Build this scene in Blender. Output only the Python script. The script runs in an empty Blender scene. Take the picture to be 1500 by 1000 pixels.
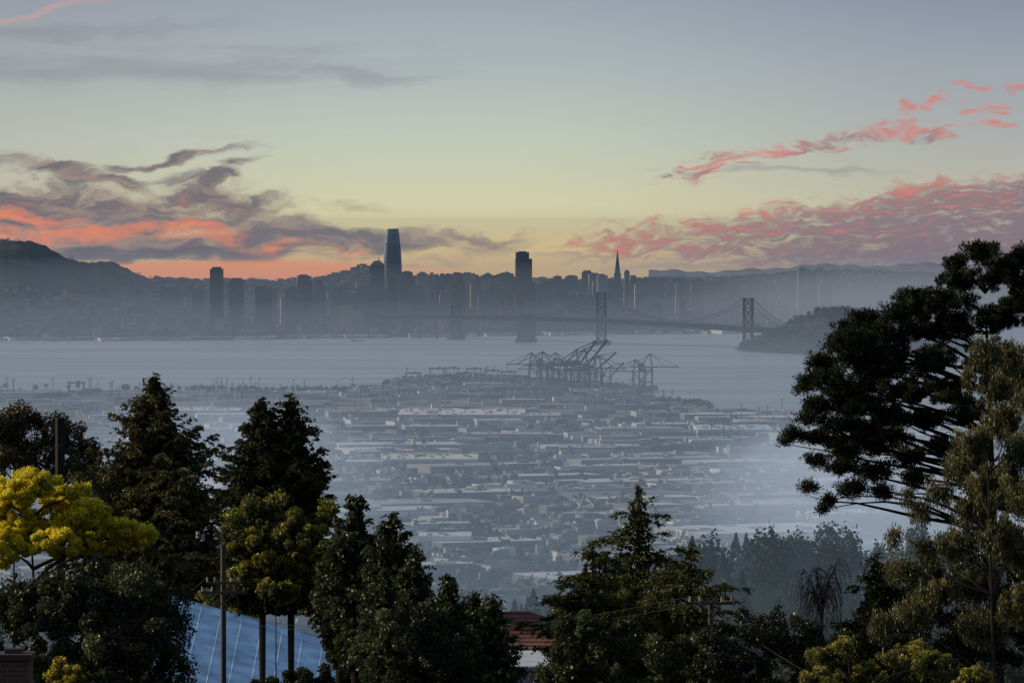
import bpy, bmesh, math, numpy as np
from mathutils import Vector
rng=np.random.default_rng(7)
F=7600.0; RE=7.3e6; CZ=326.0; PITCH=math.atan(176/F)
sc=bpy.context.scene
sc.view_settings.view_transform='Standard'; sc.view_settings.look='None'; sc.view_settings.exposure=0

# ---------------------------------------------------------------- surveying helpers
def slope(py): return math.tan(PITCH+math.atan((py-500)/F))
def P(px,py,d):
    """point seen on bearing px / elevation py that stands d metres out"""
    fy=F*math.cos(PITCH)+(500-py)*math.sin(PITCH)
    fz=-F*math.sin(PITCH)+(500-py)*math.cos(PITCH)
    return np.array([(px-750)/fy*d,d,CZ+fz/fy*d])
def dist(py,el=0.0):
    s=slope(py); q=s*s-2*(CZ-el)/RE
    return RE*(s-math.sqrt(max(q,0)))
def G(px,py,el=0.0): return P(px,py,dist(py,el))
def sea(d): return -d*d/(2*RE)
def sst(x,a,b):
    t=np.clip((x-a)/(b-a),0,1); return t*t*(3-2*t)
def lin(r,g,b):
    f=lambda c:(c/255/12.92) if c<=10 else ((c/255+.055)/1.055)**2.4
    return (f(r),f(g),f(b))

# ---------------------------------------------------------------- mesh builder
class MB:
    def __init__(s): s.v=[];s.n=0;s.f={3:[],4:[]};s.c={3:[],4:[]}
    def add(s,v,f,col):
        v=np.asarray(v,dtype=np.float64).reshape(-1,3); f=np.asarray(f,dtype=np.int64)
        k=f.shape[1]; col=np.asarray(col,dtype=np.float64)
        if col.ndim==1: col=np.tile(col[:3],(len(f),1))
        s.f[k].append(f+s.n); s.c[k].append(col); s.v.append(v); s.n+=len(v)
    def addf(s,f,col,base):
        f=np.asarray(f); k=f.shape[1]; col=np.asarray(col,dtype=np.float64)
        if col.ndim==1: col=np.tile(col[:3],(len(f),1))
        s.f[k].append(f+base); s.c[k].append(col)
    def build(s,name,mat,parent=None,smooth=False):
        v=np.concatenate(s.v)
        org=v.mean(axis=0) if parent is None else np.zeros(3)
        me=bpy.data.meshes.new(name); me.vertices.add(len(v))
        me.vertices.foreach_set('co',(v-org).astype(np.float32).ravel())
        idx=[];st=[];cols=[];cur=0
        for k in (3,4):
            if s.f[k]:
                f=np.concatenate(s.f[k]); idx.append(f.ravel()); st.append(cur+np.arange(len(f))*k); cur+=len(f)*k
                cols.append(np.concatenate(s.c[k]))
        idx=np.concatenate(idx); st=np.concatenate(st); cols=np.concatenate(cols)
        me.loops.add(len(idx)); me.loops.foreach_set('vertex_index',idx.astype(np.int32))
        me.polygons.add(len(st)); me.polygons.foreach_set('loop_start',st.astype(np.int32))
        me.update(calc_edges=True)
        a=me.attributes.new('col','FLOAT_COLOR','FACE')
        a.data.foreach_set('color',np.hstack([cols,np.ones((len(cols),1))]).astype(np.float32).ravel())
        me.polygons.foreach_set('use_smooth',np.full(len(st),bool(smooth)))
        me.materials.append(mat)
        ob=bpy.data.objects.new(name,me); ob.location=org; sc.collection.objects.link(ob)
        if parent: ob.parent=parent
        return ob
def empty(name,loc=(0,0,0)):
    e=bpy.data.objects.new(name,None); sc.collection.objects.link(e); return e

def boxes(mb,cx,cy,z0,z1,wx,wy,rot,cw,cr):
    cx,cy,z0,z1,wx,wy,rot=np.broadcast_arrays(*[np.atleast_1d(np.asarray(a,float)) for a in (cx,cy,z0,z1,wx,wy,rot)])
    n=len(cx); c,s=np.cos(rot),np.sin(rot)
    vs=[]
    for z in (z0,z1):
        for sx,sy in ((-1,-1),(1,-1),(1,1),(-1,1)):
            X=sx*wx/2;Y=sy*wy/2
            vs.append(np.stack([cx+X*c-Y*s,cy+X*s+Y*c,z],1))
    v=np.stack(vs,1).reshape(-1,3); b=np.arange(n)[:,None]*8
    base=mb.n; cw=np.broadcast_to(np.asarray(cw,float),(n,3)); cr=np.broadcast_to(np.asarray(cr,float),(n,3))
    mb.v.append(v); mb.n+=len(v)
    for q in ((0,1,5,4),(1,2,6,5),(2,3,7,6),(3,0,4,7)): mb.addf(b+np.array(q),cw,base)
    mb.addf(b+np.array((4,5,6,7)),cr,base)
def gables(mb,cx,cy,z0,h,rh,wx,wy,rot,cw,cr):
    n=len(cx); c,s=np.cos(rot),np.sin(rot); vs=[]
    for z in (z0,z0+h):
        for sx,sy in ((-1,-1),(1,-1),(1,1),(-1,1)):
            X=sx*wx/2;Y=sy*wy/2
            vs.append(np.stack([cx+X*c-Y*s,cy+X*s+Y*c,z],1))
    for sx in (-1,1):
        X=sx*wx/2; vs.append(np.stack([cx+X*c,cy+X*s,z0+h+rh],1))
    v=np.stack(vs,1).reshape(-1,3); b=np.arange(n)[:,None]*10; base=mb.n
    mb.v.append(v); mb.n+=len(v)
    for q in ((0,1,5,4),(1,2,6,5),(2,3,7,6),(3,0,4,7)): mb.addf(b+np.array(q),cw,base)
    mb.addf(b+np.array((4,5,9,8)),cr,base); mb.addf(b+np.array((6,7,8,9)),cr,base)
    mb.addf(b+np.array((5,6,9)),cw,base); mb.addf(b+np.array((7,4,8)),cw,base)
def tube(mb,pts,rad,sides,col):
    pts=np.asarray(pts,float); K=len(pts); rad=np.broadcast_to(np.asarray(rad,float),(K,))
    t=np.gradient(pts,axis=0); t/=np.linalg.norm(t,axis=1)[:,None]+1e-9
    ref=np.array([0,0,1.0]) if abs(t[:,2]).mean()<.8 else np.array([1.0,0,0])
    a=np.cross(t,ref); a/=np.linalg.norm(a,axis=1)[:,None]+1e-9; b=np.cross(t,a)
    th=np.arange(sides)*2*math.pi/sides+math.pi/4
    v=pts[:,None]+rad[:,None,None]*(a[:,None]*np.cos(th)[None,:,None]+b[:,None]*np.sin(th)[None,:,None])
    i=np.arange(K-1)[:,None]*sides; j=np.arange(sides)[None]; j2=(j+1)%sides
    f=np.stack([i+j,i+j2,i+sides+j2,i+sides+j],-1).reshape(-1,4)
    mb.add(v.reshape(-1,3),f,col)
def beam(mb,p,q,w,col): tube(mb,[p,q],w*.7071,4,col)
def bez(a,b,c,n):
    t=np.linspace(0,1,n)[:,None]; return (1-t)**2*a+2*t*(1-t)*b+t*t*c
def nrm(v): return v/(np.linalg.norm(v,axis=-1,keepdims=True)+1e-9)
def leaves(mb,pos,dr,L,W,col,r=rng):
    n=len(pos); dr=nrm(dr); s=nrm(np.cross(dr,r.normal(size=(n,3))))
    L=np.broadcast_to(L,(n,))[:,None]; W=np.broadcast_to(W,(n,))[:,None]
    v=np.stack([pos-dr*L*.5,pos+s*W*.5,pos+dr*L*.5,pos-s*W*.5],1).reshape(-1,3)
    f=np.arange(n)[:,None]*4+np.arange(4)[None]
    mb.add(v,f,col)
def vary(col,n,r,amt=.35,hue=.15):
    b=np.exp(r.normal(0,amt,(n,1))); h=1+r.normal(0,hue,(n,3))*np.array([1,.5,1])
    return np.clip(np.asarray(col)[None]*b*h,.002,.9)

# ---------------------------------------------------------------- materials
def M(name): 
    m=bpy.data.materials.new(name); m.use_nodes=True; m.node_tree.nodes.clear(); return m,m.node_tree.nodes,m.node_tree.links
def mat_attr(name,rough=.8,spec=.3,noise=0.0,nscale=.5,windows=None):
    m,N,Lk=M(name); o=N.new('ShaderNodeOutputMaterial'); b=N.new('ShaderNodeBsdfPrincipled' if spec>0 else 'ShaderNodeBsdfDiffuse')
    a=N.new('ShaderNodeAttribute'); a.attribute_name='col'
    b.inputs['Roughness'].default_value=rough
    if spec>0: b.inputs['Specular IOR Level'].default_value=spec
    src=a.outputs['Color']
    if noise>0:
        tc=N.new('ShaderNodeNewGeometry'); nz=N.new('ShaderNodeTexNoise'); nz.inputs['Scale'].default_value=nscale; nz.inputs['Detail'].default_value=3
        Lk.new(tc.outputs['Position'],nz.inputs['Vector'])
        mr=N.new('ShaderNodeMapRange'); mr.inputs[1].default_value=.3; mr.inputs[2].default_value=.7; mr.inputs[3].default_value=1-noise; mr.inputs[4].default_value=1+noise
        Lk.new(nz.outputs['Fac'],mr.inputs[0])
        vm=N.new('ShaderNodeVectorMath'); vm.operation='SCALE'; Lk.new(src,vm.inputs[0]); Lk.new(mr.outputs[0],vm.inputs['Scale']); src=vm.outputs[0]
    if windows:
        tc=N.new('ShaderNodeNewGeometry'); sx=N.new('ShaderNodeSeparateXYZ'); Lk.new(tc.outputs['Position'],sx.inputs[0])
        def fr(sock,per,thr):
            d=N.new('ShaderNodeMath');d.operation='DIVIDE';Lk.new(sock,d.inputs[0]);d.inputs[1].default_value=per
            f=N.new('ShaderNodeMath');f.operation='FRACT';Lk.new(d.outputs[0],f.inputs[0])
            g=N.new('ShaderNodeMath');g.operation='GREATER_THAN';Lk.new(f.outputs[0],g.inputs[0]);g.inputs[1].default_value=thr; return g.outputs[0]
        ad=N.new('ShaderNodeMath');ad.operation='ADD';Lk.new(sx.outputs[0],ad.inputs[0]);Lk.new(sx.outputs[1],ad.inputs[1])
        w1=fr(sx.outputs[2],windows[0],.5); w2=fr(ad.outputs[0],windows[1],.45)
        mu=N.new('ShaderNodeMath');mu.operation='MULTIPLY';Lk.new(w1,mu.inputs[0]);Lk.new(w2,mu.inputs[1])
        sn=N.new('ShaderNodeSeparateXYZ');Lk.new(tc.outputs['Normal'],sn.inputs[0])
        lt=N.new('ShaderNodeMath');lt.operation='LESS_THAN';Lk.new(sn.outputs[2],lt.inputs[0]);lt.inputs[1].default_value=.5
        m2=N.new('ShaderNodeMath');m2.operation='MULTIPLY';Lk.new(mu.outputs[0],m2.inputs[0]);Lk.new(lt.outputs[0],m2.inputs[1])
        mx=N.new('ShaderNodeMix');mx.data_type='RGBA';Lk.new(m2.outputs[0],mx.inputs[0]);Lk.new(src,mx.inputs[6]);mx.inputs[7].default_value=(.03,.035,.045,1); src=mx.outputs[2]
    Lk.new(src,b.inputs[0]); Lk.new(b.outputs[0],o.inputs[0]); return m
def mat_leaf(name,tr=.35,gl=.06):
    m,N,Lk=M(name); o=N.new('ShaderNodeOutputMaterial'); a=N.new('ShaderNodeAttribute'); a.attribute_name='col'
    d=N.new('ShaderNodeBsdfDiffuse'); t=N.new('ShaderNodeBsdfTranslucent'); x=N.new('ShaderNodeMixShader'); x.inputs[0].default_value=tr
    Lk.new(a.outputs['Color'],d.inputs[0]); Lk.new(a.outputs['Color'],t.inputs[0]); Lk.new(d.outputs[0],x.inputs[1]); Lk.new(t.outputs[0],x.inputs[2])
    last=x.outputs[0]
    if gl>0:
        g=N.new('ShaderNodeBsdfGlossy'); g.inputs['Roughness'].default_value=.45; g.inputs['Color'].default_value=(.6,.6,.55,1)
        y=N.new('ShaderNodeMixShader'); y.inputs[0].default_value=gl; Lk.new(last,y.inputs[1]); Lk.new(g.outputs[0],y.inputs[2]); last=y.outputs[0]
    Lk.new(last,o.inputs[0]); return m
LEAF=mat_leaf('foliage',.3,.04); LEAFY=mat_leaf('translucent_foliage',.45,.04); NEEDLE=mat_leaf('needles',.15,.0); FARLEAF=mat_leaf('distant_foliage',.1,.0)  # LEAFY differs from LEAF only in letting more light through
BARK=mat_attr('bark',.9,0); BUILD=mat_attr('building_wall',.7,.3,.15,.05,windows=(4.0,5.0)); LOW=mat_attr('lowrise_wall',.8,0,0,.06,windows=(3.2,4.2)); PLAIN=mat_attr('plain_cladding',.8,0,.15,.04)
STEEL=mat_attr('painted_steel',.8,0); ROOFM=mat_attr('house_paint',.85,.2,.3,.9)
# ---------------------------------------------------------------- terrain
PD=[0,40,100,200,300,500,800,1200,1600,2000,2600,3300,4200,5200,6500,9000]
PZ=[-5,-9,-17,-29,-38,-56,-84,-112,-132,-160,-220,-278,-303,-312,-320,-322.5]
def ground_z(x,y):
    d=np.hypot(x,y); az=np.arctan2(x,np.where(np.abs(y)<1e-6,1e-6,y)); px=750+F*az
    z=CZ+np.interp(d,PD,PZ)
    z=z+22*np.exp(-((d-1450)/420)**2)*sst(px,820,1120)*(1-sst(px,2500,6000))
    z=z-10*np.exp(-((d-1500)/500)**2)*(1-sst(px,300,700))
    w=sst(d,150,700)*(1-sst(d,2600,5000))
    z=z+w*6*(np.sin(x*.011+1)*np.cos(y*.008)+.5*np.sin(x*.031+y*.022))
    z=z+.8*np.sin(x*.05)*np.sin(y*.043)*(1-sst(d,1500,4000))
    return z-d*d/(2*RE)
SX=[-6000,-300,0,200,400,500,522,530,560,600,640,700,780,860,930,950,958,1030,1045,1060,1500,6000]
SY=[572,569,570,571,573,573,570,563,560,553,551,551,553,561,566,571,590,592,599,601,603,603]
def shore_d(px): return np.array([dist(float(np.interp(p,SX,SY)),2.5) for p in np.atleast_1d(px)])
az=np.concatenate([np.linspace(-math.pi,-.16,60,endpoint=False),np.linspace(-.16,.16,420,endpoint=False),np.linspace(.16,math.pi,60)])
px=750+F*az
sd=shore_d(np.clip(px,-6000,6000)); sd=sd+25*np.sin(px*.11)+18*np.sin(px*.37+1)
tt=np.concatenate([np.linspace(0.0008,.05,40)**1,np.linspace(.052,.3,60),np.linspace(.31,.999,50),[1.0,1.001]])
D=tt[:,None]*sd[None]; X=D*np.sin(az)[None]; Y=D*np.cos(az)[None]; Z=ground_z(X,Y); Z[-1]=sea(D[-1])-6
K,W=D.shape; v=np.stack([X,Y,Z],-1).reshape(-1,3)
i=np.arange(K-1)[:,None]*W; j=np.arange(W-1)[None]
mb=MB(); mb.add(v,np.stack([i+j,i+j+1,i+W+j+1,i+W+j],-1).reshape(-1,4),(1,1,1))
m,N,Lk=M('ground_soil'); o=N.new('ShaderNodeOutputMaterial'); b=N.new('ShaderNodeBsdfDiffuse')
ge=N.new('ShaderNodeNewGeometry')
n1=N.new('ShaderNodeTexNoise'); n1.inputs['Scale'].default_value=.012; n1.inputs['Detail'].default_value=8
n2=N.new('ShaderNodeTexVoronoi'); n2.inputs['Scale'].default_value=.014
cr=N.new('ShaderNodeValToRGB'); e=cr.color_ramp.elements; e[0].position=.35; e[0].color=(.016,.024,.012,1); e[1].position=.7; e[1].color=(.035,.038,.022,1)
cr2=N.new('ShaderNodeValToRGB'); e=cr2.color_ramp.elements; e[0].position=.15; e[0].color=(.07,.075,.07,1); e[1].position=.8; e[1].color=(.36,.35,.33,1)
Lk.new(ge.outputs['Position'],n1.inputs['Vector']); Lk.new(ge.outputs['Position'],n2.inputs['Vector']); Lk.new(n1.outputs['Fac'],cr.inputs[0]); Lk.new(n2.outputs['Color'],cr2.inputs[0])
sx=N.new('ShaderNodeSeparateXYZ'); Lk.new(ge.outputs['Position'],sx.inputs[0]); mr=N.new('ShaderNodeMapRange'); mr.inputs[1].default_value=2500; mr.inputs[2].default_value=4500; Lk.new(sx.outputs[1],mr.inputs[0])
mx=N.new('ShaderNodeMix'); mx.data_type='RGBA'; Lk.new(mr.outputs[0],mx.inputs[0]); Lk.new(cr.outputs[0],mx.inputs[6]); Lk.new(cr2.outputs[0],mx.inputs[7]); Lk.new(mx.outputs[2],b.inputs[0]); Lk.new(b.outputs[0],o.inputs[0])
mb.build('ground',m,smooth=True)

# ---------------------------------------------------------------- water
az=np.concatenate([np.linspace(-math.pi,-.3,60,endpoint=False),np.linspace(-.3,.3,121,endpoint=False),np.linspace(.3,math.pi,61)])
rr=np.concatenate([np.linspace(5000,20000,60),np.linspace(20500,110000,60)])
D=rr[:,None]*np.ones_like(az)[None]
ZW=np.where(D<=20000,sea(D),CZ-(CZ-sea(20000.))/20000*D-(D-20000)*.0004)
v=np.stack([D*np.sin(az),D*np.cos(az),ZW],-1).reshape(-1,3); K,W=D.shape
i=np.arange(K-1)[:,None]*W; j=np.arange(W-1)[None]
mb=MB(); mb.add(v,np.stack([i+j,i+j+1,i+W+j+1,i+W+j],-1).reshape(-1,4),(1,1,1))
m,N,Lk=M('bay_water'); o=N.new('ShaderNodeOutputMaterial'); b=N.new('ShaderNodeBsdfPrincipled')
ge=N.new('ShaderNodeNewGeometry'); mp=N.new('ShaderNodeMapping'); mp.inputs['Scale'].default_value=(.0007,.0030,1); mp.inputs['Rotation'].default_value=(0,0,.12)
nz=N.new('ShaderNodeTexNoise'); nz.inputs['Scale'].default_value=1; nz.inputs['Detail'].default_value=8; nz.inputs['Roughness'].default_value=.62; nz.inputs['Distortion'].default_value=.6
Lk.new(ge.outputs['Position'],mp.inputs['Vector']); Lk.new(mp.outputs[0],nz.inputs['Vector'])
cr=N.new('ShaderNodeValToRGB'); e=cr.color_ramp.elements; e[0].position=.36; e[0].color=(.33,.41,.47,1); e[1].position=.64; e[1].color=(.60,.67,.72,1); Lk.new(nz.outputs['Fac'],cr.inputs[0]); Lk.new(cr.outputs[0],b.inputs['Base Color'])  # pale base colour stands in for sky reflected on the water
b.inputs['Roughness'].default_value=.3; b.inputs['IOR'].default_value=1.33
nb=N.new('ShaderNodeTexNoise'); nb.inputs['Scale'].default_value=.03; nb.inputs['Detail'].default_value=4; Lk.new(ge.outputs['Position'],nb.inputs['Vector'])
bp=N.new('ShaderNodeBump'); bp.inputs['Strength'].default_value=.5; bp.inputs['Distance'].default_value=2; Lk.new(nb.outputs['Fac'],bp.inputs['Height']); Lk.new(bp.outputs[0],b.inputs['Normal'])
Lk.new(b.outputs[0],o.inputs[0]); mb.build('bay_water',m,smooth=True)

# ---------------------------------------------------------------- San Francisco land and hills
RX=[-900,-400,-100,10,40,70,100,130,165,190,215,235,300,400,470,500,530,560,600,700,900,1000,1100,1160,1200,1260,1380,1500,1900,2600]
RY=[372,352,343,350,354,364,378,384,386,395,405,409,409,411,408,400,393,402,405,408,410,408,404,399,396,401,400,396,394,398]
FSX=[-900,0,300,600,900,1100,1300,2600]; FSY=[499,497,496,492,488,486,481,474]
def city_shore(p): return dist(float(np.interp(p,FSX,FSY)),3)
RD=19500.
GP=np.linspace(-900,2600,700); GS=np.array([city_shore(p) for p in GP])
def city_z(pxv,d):
    pxv=np.asarray(pxv,float)
    sh=np.interp(pxv,GP,GS); ry=np.interp(pxv,RX,RY)
    ztop=CZ-np.tan(PITCH+np.arctan((ry-500)/F))*RD-sea(RD)
    s=(d-sh)/(RD-sh)
    h=np.where(s<1,3+(ztop-3)*sst(s,.12,1.0),ztop-(s-1)*260)
    h=h+np.clip(s,0,1)*12*np.sin(pxv*.06+d*.002)*np.sin(d*.0031)+sst(s,.1,.5)*(1-sst(s,.8,1))*25*np.maximum(0,np.sin(pxv*.013+1)*np.sin(d*.0016+pxv*.004))
    h=h+np.clip(s,0,1)*(2*np.sin(pxv*.31)+1*np.sin(pxv*.77+2))
    return np.maximum(h,1.0)+sea(d)
dd=np.linspace(0,1,70)
D=GS[None]+(22500-GS[None])*dd[:,None]; PXg=np.broadcast_to(GP,D.shape)
Zc=city_z(PXg,D); Zc[0]=sea(D[0])-5
A=(PXg-750)/F; K,W=D.shape; v=np.stack([A*D,D,Zc],-1).reshape(-1,3)
i=np.arange(K-1)[:,None]*W; j=np.arange(W-1)[None]
mb=MB(); mb.add(v,np.stack([i+j,i+j+1,i+W+j+1,i+W+j],-1).reshape(-1,4),(.045,.056,.055))
mb.build('city_hills',mat_attr('hill_scrub',.95,0,.45,.006),smooth=True)
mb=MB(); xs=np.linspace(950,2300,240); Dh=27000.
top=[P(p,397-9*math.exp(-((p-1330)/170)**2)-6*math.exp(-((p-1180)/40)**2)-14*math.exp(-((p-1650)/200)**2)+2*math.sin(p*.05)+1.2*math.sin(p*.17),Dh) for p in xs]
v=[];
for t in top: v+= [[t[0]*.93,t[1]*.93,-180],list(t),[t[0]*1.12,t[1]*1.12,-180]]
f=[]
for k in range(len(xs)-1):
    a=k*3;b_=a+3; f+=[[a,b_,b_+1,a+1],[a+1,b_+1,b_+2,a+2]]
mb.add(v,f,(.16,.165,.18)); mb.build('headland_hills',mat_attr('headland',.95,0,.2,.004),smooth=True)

# ---------------------------------------------------------------- low-rise city fabric
mb=MB(); n=19000
p=rng.uniform(-60,1420,n); sh=np.interp(p,GP,GS); q=rng.beta(1.05,1.6,n)
q=np.where((p<225)&(q>.42),q*.5,q); d=sh+60+q*(19300-sh)
core=np.exp(-((p-680)/230)**2)
h=rng.gamma(2.4,2.4,n)+4+core*(1-q)*rng.gamma(1.6,14,n)*(rng.random(n)<.35)+(rng.random(n)<np.where(p<950,.03,.004))*rng.uniform(8,34,n)*(q<.45)
h=np.where(p>1130,np.minimum(h,11),h); h=np.where(q>.7,np.minimum(h,9),h)
zb=city_z(p,d); wx=rng.uniform(8,24,n)+h*.2; wy=rng.uniform(8,24,n)
c=rng.choice([.07,.14,.26,.5],n,p=[.32,.3,.23,.15])[:,None]*np.array([1,.99,.98])*(1+rng.normal(0,.08,(n,3)))
c=np.where(((q>.45)&(p>850))[:,None],np.minimum(c,.2),c)
boxes(mb,(p-750)/F*d,d,zb-8,zb+h,wx,wy,rng.choice([.05,-.12,.12],n),c,c*.8)
mb.build('city_lowrise_buildings',LOW)
def lump(nq,seed,cone=False):
    r=np.random.default_rng(seed); u=nrm(r.normal(size=(nq,3))); rad=r.uniform(.55,1.0,nq)[:,None]
    lob=1+.35*np.sin(u[:,0]*7+seed)*np.sin(u[:,1]*6+seed*2)+.15*np.sin(u[:,2]*9+seed)
    pz=u*rad*lob[:,None]*np.array([.48,.48,.42])+np.array([0,0,.58])
    if cone:
        z=r.random(nq)**1.3; a=r.random(nq)*6.28; rr_=(1-z)*.34*r.uniform(.5,1.2,nq); pz=np.stack([rr_*np.cos(a),rr_*np.sin(a),z*.95+.08],1); u=nrm(pz-np.array([0,0,.4]))
    return pz,u
def KIND(n,cf,kind,x):
    hsh=np.abs(np.sin(x*12.9898)*43758.5)%1
    if kind<2: return (hsh<cf)&((hsh*1000).astype(int)%2==kind)
    return (hsh>=cf)&((hsh*1000).astype(int)%4==kind-2)
def tree_mass(mb,x,y,z,h,w,nq,ls,col,r,conefrac=.2):
    for kind in range(6):
        idx=np.where(KIND(len(x),conefrac,kind,x))[0]
        if len(idx)==0: continue
        pz,u=lump(nq,kind+50,kind<2); th=(x[idx]*1.7)%6.28; c,s=np.cos(th),np.sin(th)
        px_=pz[None,:,0]*c[:,None]-pz[None,:,1]*s[:,None]; py_=pz[None,:,0]*s[:,None]+pz[None,:,1]*c[:,None]
        pos=np.stack([x[idx,None]+px_*w[idx,None],y[idx,None]+py_*w[idx,None],z[idx,None]+pz[None,:,2]*h[idx,None]],-1).reshape(-1,3)
        nn=len(pos); dr=r.normal(size=(nn,3))
        L=np.repeat(h[idx],nq)*ls*r.uniform(.6,1.4,nn)
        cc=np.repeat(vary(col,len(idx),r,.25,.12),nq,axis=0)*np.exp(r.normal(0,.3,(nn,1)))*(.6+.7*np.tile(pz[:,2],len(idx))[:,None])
        leaves(mb,pos,dr,L,L*.7,cc,r)
mb=MB(); n=1500; p=rng.uniform(-60,1420,n); sh=np.interp(p,GP,GS); q=rng.beta(2,1.5,n); d=sh+100+q*(19400-sh); r=np.random.default_rng(3)
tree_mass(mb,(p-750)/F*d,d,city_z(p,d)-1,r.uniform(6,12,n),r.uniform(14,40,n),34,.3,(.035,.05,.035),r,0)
mb.build('city_trees',FARLEAF)

# ---------------------------------------------------------------- skyscrapers
QUARTZ=mat_attr('quartz_cladding',.7,.3,.1,.05,windows=(4,3))
def tower(name,x0,x1,yt,d,style,col,roofc=None):
    e=empty(name); cx=((x0+x1)/2-750)/F*d; w=(x1-x0)/F*d; zt=P(750,yt,d)[2]; zb=float(city_z((x0+x1)/2,d))-10
    H=zt-zb; col=np.array(col); g=col*.75; mb=MB(); rot=rng.uniform(-.12,.12)
    def bx(dx,dy,z0,z1,wx,wy,c=col): boxes(mb,cx+dx,d+dy,z0,z1,wx,wy,rot,c,g)
    if style=='slab':
        bx(0,0,zb,zt-6,w,w*.6); bx(0,0,zt-6,zt,w*.72,w*.4,g); bx(0,0,zb,zb+14,w*1.15,w*.8,col*1.1)
        for k in np.linspace(-.5,.5,7): bx(k*w,-w*.3-.5,zb+14,zt-6,1.0,1.0,col*1.3)
    elif style=='step':
        bx(0,0,zb,zb+H*.72,w,w*.8); bx(w*.06,0,zb+H*.72,zb+H*.9,w*.78,w*.6); bx(0,0,zb+H*.9,zt,w*.5,w*.4,g)
        beam(mb,(cx,d,zt),(cx,d,zt+10),1.2,g)
    elif style=='crown':
        bx(0,0,zb,zt-10,w,w*.8)
        for k in (-.4,-.13,.13,.4): bx(k*w,0,zt-10,zt-abs(k)*8,w*.2,w*.6,g)
        bx(0,0,zb,zb+H*.35,w*1.2,w,col*.9)
    elif style=='twin':
        bx(-w*.27,0,zb,zt,w*.42,w*.6); bx(w*.25,8,zb,zt-H*.08,w*.44,w*.6,col*.9); bx(0,0,zb,zb+H*.3,w*1.05,w*.9)
        bx(-w*.27,0,zt,zt+4,w*.2,w*.3,g)
    elif style=='notch':
        bx(0,0,zb,zt-H*.1,w,w*.8); bx(-w*.08,0,zt-H*.1,zt-3,w*.8,w*.65); bx(-w*.08,0,zt-3,zt,w*.5,w*.4,g)
        for k in np.linspace(-.46,.46,9): bx(k*w,-w*.4-.8,zb,zt-H*.1,1.6,1.6,col*1.25)
    elif style=='angled':
        bx(0,0,zb,zt-14,w,w*.8)
        hw=w/2; v=[(cx-hw,d-hw*.8,zt-14),(cx+hw,d-hw*.8,zt-14),(cx+hw,d+hw*.8,zt-14),(cx-hw,d+hw*.8,zt-14),(cx-hw*.5,d,zt-2),(cx+hw*.3,d,zt)]
        mb.add(v,[[0,1,5,4],[2,3,4,5]],col); mb.add(v,[[1,2,5],[3,0,4]],col); beam(mb,(cx+hw*.2,d,zt-4),(cx+hw*.2,d,zt+12),1.5,g)
    elif style=='bullet':
        hs=np.array([0,.2,.4,.55,.68,.78,.86,.93,.985,1.0]); ws=np.array([1,.99,.96,.93,.88,.82,.75,.67,.60,.54]); S=24
        th=np.arange(S)*2*math.pi/S; ex=.5
        ux=np.sign(np.cos(th))*np.abs(np.cos(th))**ex; uy=np.sign(np.sin(th))*np.abs(np.sin(th))**ex
        v=[];
        for a,b2 in zip(hs,ws): v+=[(cx+ux[k]*w/2*b2,d+uy[k]*w/2*b2,zb+a*H) for k in range(S)]
        f=[];cc=[]
        for a in range(len(hs)-1):
            for k in range(S):
                f.append([a*S+k,a*S+(k+1)%S,(a+1)*S+(k+1)%S,(a+1)*S+k]); cc.append(col*(1.35 if hs[a]>=.86 else 1)*(1.15 if k%2 else .9))
        mb.add(v,f,np.array(cc)); boxes(mb,cx,d,zt-8,zt-3,w*.4,w*.4,0,g,g)
    elif style=='pyramid':
        v=[(cx-w/2,d-w/2,zb),(cx+w/2,d-w/2,zb),(cx+w/2,d+w/2,zb),(cx-w/2,d+w/2,zb)]
        f1=.82; k=.1; v+=[(cx-w*k,d-w*k,zb+H*f1),(cx+w*k,d-w*k,zb+H*f1),(cx+w*k,d+w*k,zb+H*f1),(cx-w*k,d+w*k,zb+H*f1)]
        mb.add(v,[[0,1,5,4],[1,2,6,5],[2,3,7,6],[3,0,4,7]],col)
        v2=v[4:]+[(cx,d,zt)]; mb.add(v2,[[0,1,4],[1,2,4],[2,3,4],[3,0,4]],col*1.5)
        for s in (-1,1): 
            boxes(mb,cx+s*w*.17,d,zb+H*.42,zb+H*.7,w*.07,w*.2,0,col*.9,g)
    mb.build('walls',BUILD if style!='pyramid' else QUARTZ,e)
    return e
dk=(.09,.105,.135); md=(.15,.165,.19); lt=(.21,.215,.23); vd=(.045,.052,.07)
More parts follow.
